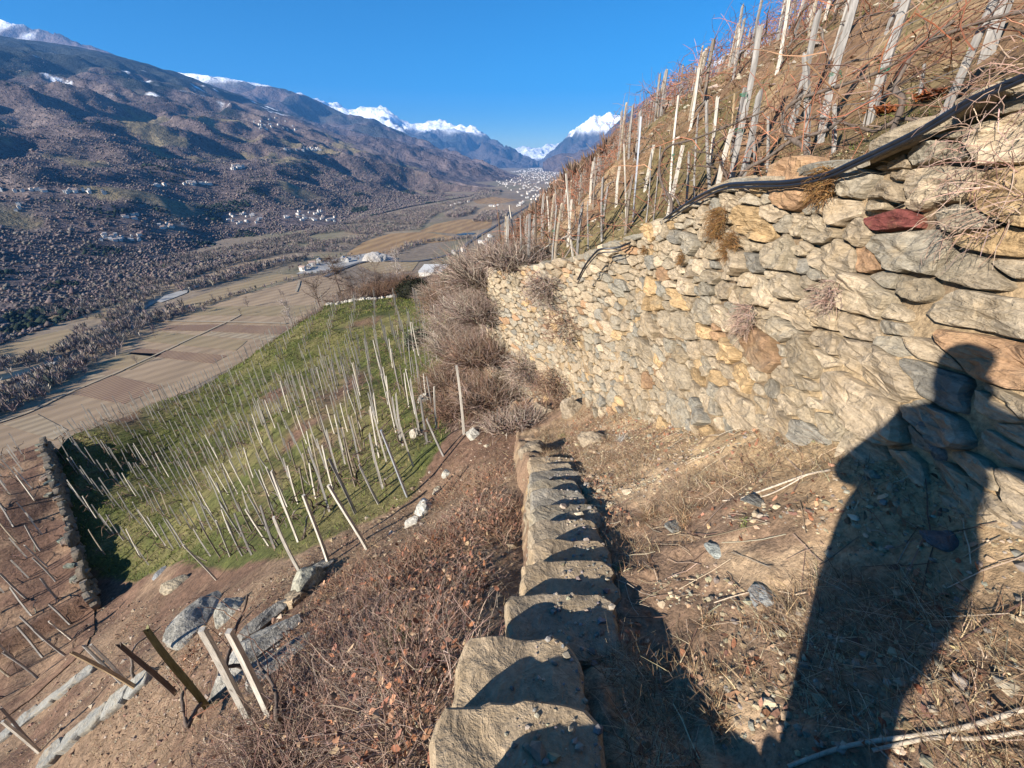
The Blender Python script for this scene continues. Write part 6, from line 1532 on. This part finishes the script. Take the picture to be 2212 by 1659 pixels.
# woods on the far right slope
q = []; 
for _ in range(1500):
    y_ = grng.uniform(58, 190); x_ = float(np.interp(y_, EY, EX)) + grng.uniform(-12, 5); q.append((x_, y_, gz((x_, y_, 0))))
q = np.array(q); V, F, n3 = spike_trees(q, grng.uniform(2.0, 4.5, len(q)), grng, 1.1)
obj('woods', mesh_np('woods', V, F, rep(pal(len(q), [(.17, .11, .075), (.21, .145, .10), (.13, .085, .06)], .2, grng), n3), False, MAT['tree']), None, None, 'brown leafless scrub wood on the far edge of the upper slope', None, None, 'stuff')

# --- houses
MAT['plaster'] = mat_plain('house plaster', [(.62, .58, .51), (.72, .68, .61)], .3, .9)
MAT['roof_a'] = mat_plain('grey roof', [(.36, .33, .31), (.44, .41, .38)], .4, .9); MAT['roof_b'] = mat_plain('brown roof', [(.36, .25, .19), (.42, .30, .23)], .4, .9)
MAT['pane'] = mat_plain('dark window', [(.03, .035, .045), (.05, .055, .06)], 1, .2, spec=.5)
def house_mesh(w, l, h, rf, roofm, seed):
    V = [(-w, -l, -4), (w, -l, -4), (w, l, -4), (-w, l, -4), (-w, -l, h), (w, -l, h), (w, l, h), (-w, l, h), (0, -l, h + rf), (0, l, h + rf)]
    e = .6; F = [(0, 1, 5, 4), (1, 2, 6, 5), (2, 3, 7, 6), (3, 0, 4, 7), (4, 5, 8), (6, 7, 9)]; fm = [0] * 6
    b = len(V); sl = rf / w; V += [(-w - e, -l - e, h - e * sl), (-w - e, l + e, h - e * sl), (0, -l - e, h + rf + .25), (0, l + e, h + rf + .25), (w + e, -l - e, h - e * sl), (w + e, l + e, h - e * sl)]
    F += [(b, b + 2, b + 3, b + 1), (b + 2, b + 4, b + 5, b + 3)]; fm += [1, 1]
    for sx in (-1, 1):                                     # window openings as dark panes just proud of the wall
        for yy in np.linspace(-l * .6, l * .6, 3):
            for zz in np.arange(1.4, h - .9, 2.8):
                b = len(V); x = sx * (w + .04); V += [(x, yy - .4, zz - .6), (x, yy + .4, zz - .6), (x, yy + .4, zz + .6), (x, yy - .4, zz + .6)]; F.append((b, b + 1, b + 2, b + 3)); fm.append(2)
    for xx in (-w * .45, w * .45):
        for zz in np.arange(1.4, h - .9, 2.8):
            b = len(V); y = -l - .04; V += [(xx - .5, y, zz - .7), (xx + .5, y, zz - .7), (xx + .5, y, zz + .7), (xx - .5, y, zz + .7)]; F.append((b, b + 1, b + 2, b + 3)); fm.append(2)
    me = bpy.data.meshes.new('house'); me.from_pydata(V, [], F)
    for m_ in ('plaster', roofm, 'pane'): me.materials.append(MAT[m_])
    me.polygons.foreach_set('material_index', fm); me.update(); return me
HM = [house_mesh(4, 5.5, 6.2, 2.2, 'roof_a', 0), house_mesh(4.5, 6.5, 8.2, 2.4, 'roof_b', 1), house_mesh(3.5, 4.5, 5.6, 2.0, 'roof_a', 2), house_mesh(5, 9, 6.0, 2.2, 'roof_a', 3), house_mesh(4, 6, 8.6, 2.0, 'roof_b', 4)]
VN = ['hamlet strung along the clearing at the frame edge', 'tiny hamlet left of the bright row of houses', 'bright row of houses on the slope', 'small hamlet above the bright row', 'village on the shoulder of the mountain', 'scattered farms high in the brown clearings', 'farms above the curving tan meadow', 'hamlet beside the curving tan meadow', 'dense village below the meadows', 'village left of the green clearing', 'village right of the green clearing', 'cluster below the right-hand village', 'hamlet on the far forest spur', 'hamlet on the low spur by the town', 'lone farms on the forest spur', 'lone farms in the lower clearing at the frame edge']
nh = 0
for (u0, u1, v0, v1, n), nm in zip(VILL, VN):
    for i in range(n):
        p = hit(BV_M1, grng.uniform(u0, u1), grng.uniform(v0, v1))
        if p is None: continue
        sc_ = float(np.clip(np.linalg.norm(p) / 2200, .5, 1.0))
        o = obj('house', HM[int(grng.integers(0, 5))], None, p - np.array([0, 0, .5]), 'small pale house in the ' + nm, 'house', 'houses of the ' + nm); o.rotation_euler = (0, 0, grng.choice([.7, .9, -.7, 2.3]) + grng.normal(0, .15)); o.scale = (sc_,) * 3; nh += 1
TOWN = px_poly([(1070, 391), (1100, 380), (1140, 373), (1200, 371), (1262, 372), (1225, 398), (1205, 430), (1160, 436), (1125, 425), (1082, 408)])
SUB = px_poly([(1112, 452), (1135, 440), (1175, 438), (1195, 425), (1180, 415), (1120, 440)])
rest = Buf(); q1 = sample_poly(SUB, 26, grng); q2 = sample_poly(TOWN, 620, grng); q2 = q2[np.argsort(q2[:, 1])]
q3 = np.array([onz(u, v, ZV)[:2] for u, v in [(975, 446), (983, 443), (993, 440), (1003, 438), (1012, 437), (1060, 446), (1068, 447), (1075, 444), (655, 585), (668, 580), (676, 574), (690, 566), (742, 562), (750, 566), (980, 548), (1000, 543), (1040, 525), (1052, 520), (1058, 512), (1048, 530)]])
Vh = np.array([(-4.5, -6, 0), (4.5, -6, 0), (4.5, 6, 0), (-4.5, 6, 0), (-4.5, -6, 7), (4.5, -6, 7), (4.5, 6, 7), (-4.5, 6, 7), (0, -6, 9.2), (0, 6, 9.2)]); Fh4 = [(0, 1, 5, 4), (1, 2, 6, 5), (2, 3, 7, 6), (3, 0, 4, 7), (4, 8, 9, 7), (5, 6, 9, 8)]
for lst, lab, grp in ((q3, 'pale building by the road on the valley floor', 'buildings by the valley road'), (q1, 'white house in the loose suburb before the town', 'houses of the suburb'), (q2, 'white house in the crowded valley town', 'houses of the valley town')):
    for p in lst:
        a = grng.choice([.2, 1.77, .5]) + grng.normal(0, .2)
        if nh < 300:
            o = obj('house', HM[int(grng.integers(0, 5))], None, (p[0], p[1], ZV + .3), lab, 'house', grp); o.rotation_euler = (0, 0, a); o.scale = (.75, .75, .75); nh += 1
        else:
            c, s = math.cos(a), math.sin(a); W_ = Vh * np.array([grng.uniform(.6, 1.1), grng.uniform(.6, 1.1), grng.uniform(.7, 1.2)]); W_ = np.column_stack([W_[:, 0] * c - W_[:, 1] * s + p[0], W_[:, 0] * s + W_[:, 1] * c + p[1], W_[:, 2] + ZV]); rest.add(W_, Fh4, [(.5, .46, .41), (.62, .58, .53), (.36, .28, .23), (.30, .26, .23)][int(grng.integers(0, 4))])
q = sample_poly(px_poly([(1090, 372), (1150, 364), (1215, 362), (1270, 364), (1262, 372), (1200, 371), (1140, 373)]), 300, grng)
for p in q:
    rest.add(Vh * np.array([1.2, 1.2, 1.2]) + np.array([p[0], p[1], ZV]), Fh4, (.62, .6, .58))
obj('town', rest.mesh('town', MAT['valley']), None, None, 'crowd of tiny white houses filling the far valley', None, None, 'stuff')
# factory with ridged white roof behind the vineyard
A_ = [onz(u, v, ZV)[:2] for u, v in ((905, 597), (962, 597), (976, 574), (930, 574))]; root = obj('factory', None, None, (A_[0][0], A_[0][1], ZV), 'white-roofed factory sheds on the valley floor behind the vineyard', 'building'); r0 = np.array(root.location)
MAT['metal_roof'] = mat_plain('white sheet roof', [(.33, .33, .33), (.42, .42, .41)], .1, .6)
ctr = np.mean(A_, axis=0); ex = (A_[1] - A_[0]) / np.linalg.norm(A_[1] - A_[0]); ey = np.array([-ex[1], ex[0]]); Lx, Ly = np.linalg.norm(A_[1] - A_[0]), 52.0
def pt(a, b, z): q_ = A_[0] + ex * a + ey * b; return (q_[0] - r0[0], q_[1] - r0[1], z)
V = [pt(0, 0, 0), pt(Lx, 0, 0), pt(Lx, Ly, 0), pt(0, Ly, 0), pt(0, 0, 6), pt(Lx, 0, 6), pt(Lx, Ly, 6), pt(0, Ly, 6)]; me = bpy.data.meshes.new('wall'); me.from_pydata(V, [], [(0, 1, 5, 4), (1, 2, 6, 5), (2, 3, 7, 6), (3, 0, 4, 7)]); me.materials.append(MAT['plaster']); obj('wall', me, root)
nr = 7
for i in range(nr):
    b0, b1 = Ly * i / nr, Ly * (i + 1) / nr; V = [pt(-.3, b0, 6.02), pt(Lx + .3, b0, 6.02), pt(Lx + .3, b0 + (b1 - b0) * .35, 8.6), pt(-.3, b0 + (b1 - b0) * .35, 8.6), pt(-.3, b1 - .05, 6.02), pt(Lx + .3, b1 - .05, 6.02)]
    me = bpy.data.meshes.new('roof'); me.from_pydata(V, [], [(0, 1, 2, 3), (3, 2, 5, 4), (0, 3, 4), (1, 5, 2)]); me.materials.append(MAT['metal_roof']); obj('roof', me, root)
# gravel heap
B = onz(812, 563, ZV); V0, F0 = IS3.copy(), IF3; V0 = V0[:, :] * np.array([22, 15, 15.]); V0 = V0 * (1 + .15 * fbm(V0[:, 0] / 9, V0[:, 1] / 9, V0[:, 2] / 9, 3, 5))[:, None]
obj('gravel_heap', mesh_np('gravel_heap', V0, F0, np.array((.37, .34, .30)), False, MAT['pebble']), None, B, 'big pale gravel heap in the valley works', 'gravel heap')
# buildings on the skyline of the upper slope
def shed(u, v, Z_, w, l, h, lab, roof):
    p = P(u, v, Z_); z = gz(p); o_ = obj('stone_hut', None, None, (p[0], p[1], z - .4), lab, 'hut'); 
    V = [(-w, -l, 0), (w, -l, 0), (w, l, 0), (-w, l, 0), (-w, -l, h), (w, -l, h * .8), (w, l, h * .8), (-w, l, h)]; me = bpy.data.meshes.new('wall'); me.from_pydata(V, [], [(0, 1, 5, 4), (1, 2, 6, 5), (2, 3, 7, 6), (3, 0, 4, 7), (4, 5, 6, 7)]); me.materials.append(MAT['stonewall']); obj('wall', me, o_)
    if roof:
        e = .35; V = [(-w - e, -l - e, h + .14), (w + e, -l - e, h * .8 + .04), (w + e, l + e, h * .8 + .04), (-w - e, l + e, h + .14)]; V = V + [(a, b, c + .14) for a, b, c in V]; me = bpy.data.meshes.new('roof'); me.from_pydata(V, [], [(0, 3, 2, 1), (4, 5, 6, 7), (0, 1, 5, 4), (1, 2, 6, 5), (2, 3, 7, 6), (3, 0, 4, 7)]); me.materials.append(MAT['roof_a']); obj('roof', me, o_)
MAT['stonewall'] = mat_plain('rough stone wall', [(.20, .17, .13), (.36, .31, .24), (.26, .22, .17)], 3.0, .9, [(4, .8, .1)])
shed(1600, 92, 52, 1.0, 1.4, 1.9, 'small stone hut with flat dark roof on the skyline', True)
shed(1532, 143, 62, .7, .6, 1.5, 'stump of a ruined pale wall on the skyline', False)
shed(1462, 184, 60, 1.2, 1.4, 1.3, 'low hut roof at the far end of the skyline', True)

# ================================================================== photographer (behind the camera, seen by the shadow)
def person():
    J = {'pel': ((-.03, -.31, -.42), .235), 'bel': ((-.045, -.30, -.24), .235), 'che': ((.0, -.29, -.03), .23), 'upc': ((.03, -.27, .06), .14), 'nek': ((.01, -.23, .19), .06), 'jaw': ((-.025, -.175, .285), .075), 'hed': ((-.035, -.17, .37), .098), 'crn': ((-.035, -.18, .445), .07),
         'shl': ((-.15, -.22, .05), .08), 'ell': ((-.33, -.18, -.34), .085), 'wrl': ((-.085, -.085, -.045), .034), 'hal': ((-.06, -.05, -.015), .03), 'shr': ((.27, -.36, .06), .095), 'elr': ((.55, -.39, -.18), .095), 'wrr': ((.17, -.10, -.055), .034), 'har': ((.135, -.055, -.02), .03),
         'hil': ((-.15, -.30, -.54), .16), 'knl': ((-.08, -.27, -.92), .10), 'anl': ((-.02, -.32, -1.33), .065), 'tol': ((-.03, -.20, -1.37), .045), 'hir': ((.06, -.34, -.54), .15), 'knr': ((.05, -.32, -.92), .10), 'anr': ((.11, -.39, -1.32), .065), 'tor': ((.13, -.27, -1.37), .045)}
    E = [('pel', 'bel'), ('bel', 'che'), ('che', 'upc'), ('upc', 'nek'), ('nek', 'jaw'), ('jaw', 'hed'), ('hed', 'crn'), ('upc', 'shl'), ('shl', 'ell'), ('ell', 'wrl'), ('wrl', 'hal'), ('upc', 'shr'), ('shr', 'elr'), ('elr', 'wrr'), ('wrr', 'har'), ('pel', 'hil'), ('hil', 'knl'), ('knl', 'anl'), ('anl', 'tol'), ('pel', 'hir'), ('hir', 'knr'), ('knr', 'anr'), ('anr', 'tor')]
    for s, hb, sx in (('l', (-.06, -.05, -.015), 1), ('r', (.135, -.055, -.02), -1)):     # four fingers behind the phone and a thumb at its edge
        for i in range(4):
            a, b, c = 'f%s%da' % (s, i), 'f%s%db' % (s, i), 'f%s%dc' % (s, i); dz = -.028 + i * .019
            J[a] = ((hb[0] + sx * .012, hb[1] + .012, hb[2] + dz), .010); J[b] = ((hb[0] + sx * (.030 + .003 * (i in (1, 2))), hb[1] + .018, hb[2] + dz * 1.05), .009); J[c] = ((hb[0] + sx * (.046 + .004 * (i in (1, 2))), hb[1] + .006, hb[2] + dz * 1.05), .008)
            E += [('ha' + s, a), (a, b), (b, c)]
        J['t' + s] = ((hb[0] + sx * .008, hb[1] - .022, hb[2] + .022), .011); J['u' + s] = ((hb[0] + sx * .030, hb[1] - .020, hb[2] + .030), .010); E += [('ha' + s, 't' + s), ('t' + s, 'u' + s)]
    key = list(J); me = bpy.data.meshes.new('person'); me.from_pydata([J[k_][0] for k_ in key], [(key.index(a), key.index(b)) for a, b in E], [])
    o = bpy.data.objects.new('person', me); COL.objects.link(o); m_ = o.modifiers.new('skin', 'SKIN'); sub = o.modifiers.new('sub', 'SUBSURF'); sub.levels = 2; sub.render_levels = 2
    sv_ = me.skin_vertices[0].data
    for i, k_ in enumerate(key): r_ = J[k_][1]; sv_[i].radius = (r_, r_ * (.72 if k_ in ('pel', 'bel', 'che', 'upc') else 1)); sv_[i].use_root = (k_ == 'pel')
    dg = bpy.context.evaluated_depsgraph_get(); ev = o.evaluated_get(dg); m2 = bpy.data.meshes.new_from_object(ev); bpy.data.objects.remove(o)
    co = np.empty(len(m2.vertices) * 3, np.float32); m2.vertices.foreach_get('co', co); co = co.reshape(-1, 3)
    c = np.tile(np.array([.05, .07, .11]), (len(co), 1)); c[co[:, 2] < -.47] = (.06, .055, .05); c[co[:, 2] < -1.29] = (.03, .02, .015); c[co[:, 2] > .225] = (.45, .29, .21); c[(co[:, 2] > .40) | ((co[:, 2] > .27) & (co[:, 1] < -.21))] = (.06, .04, .03); c[(co[:, 1] > -.085) & (co[:, 2] > -.2)] = (.45, .29, .21)
    F = [list(p_.vertices) for p_ in m2.polygons]; f4 = [f for f in F if len(f) == 4]; f3 = [f for f in F if len(f) == 3]
    return obj('person', mesh_np('person', co, [np.array(f4)] + ([np.array(f3)] if f3 else []), c, True, MAT['veg']), None, None, 'person in dark jacket and trousers holding up a phone, seen only as the shadow', 'person')
PER = person()
fz = Vector((0, CP, -SP)); V = np.array([(a, b, c) for a in (-.03, .128) for b in (-.052, .022) for c in (-.0045, .0035)]); V = V + np.array([0, 0, 0])
up_ = np.array([0, SP, CP]); fw = np.array([0, CP, -SP]); W_ = np.array([np.array([1, 0, 0]) * a + up_ * b + fw * (c - .012) for a, b, c in V])
me = bpy.data.meshes.new('phone'); me.from_pydata(W_.tolist(), [], [(0, 1, 3, 2), (4, 6, 7, 5), (0, 4, 5, 1), (2, 3, 7, 6), (0, 2, 6, 4), (1, 5, 7, 3)]); me.materials.append(MAT['hose']); me.update(); obj('phone', me, None, None, 'dark phone held up in both hands to take the picture', 'phone')
# ================================================================== haze over the valley
hz = bpy.data.materials.new('haze'); hz.use_nodes = True
hn = hz.node_tree.nodes; hn.clear(); ho = hn.new('ShaderNodeOutputMaterial'); hv = hn.new('ShaderNodeVolumePrincipled')
hv.inputs['Color'].default_value = (0.13, 0.42, 1.0, 1); hv.inputs['Density'].default_value = 5.0e-5; hv.inputs['Anisotropy'].default_value = 0.0
hz.node_tree.links.new(hv.outputs[0], ho.inputs['Volume'])
x0, x1, y0, y1, z0, z1 = -17000, 17500, -7000, 24500, ZV - 60, 2750
V = [(x, y, z) for x in (x0, x1) for y in (y0, y1) for z in (z0, z1)]
hm = bpy.data.meshes.new('haze'); hm.from_pydata(V, [], [(0, 1, 3, 2), (4, 6, 7, 5), (0, 4, 5, 1), (2, 3, 7, 6), (0, 2, 6, 4), (1, 5, 7, 3)]); hm.materials.append(hz)
obj('haze', hm, kind='stuff', label='thin blue haze filling the valley air')
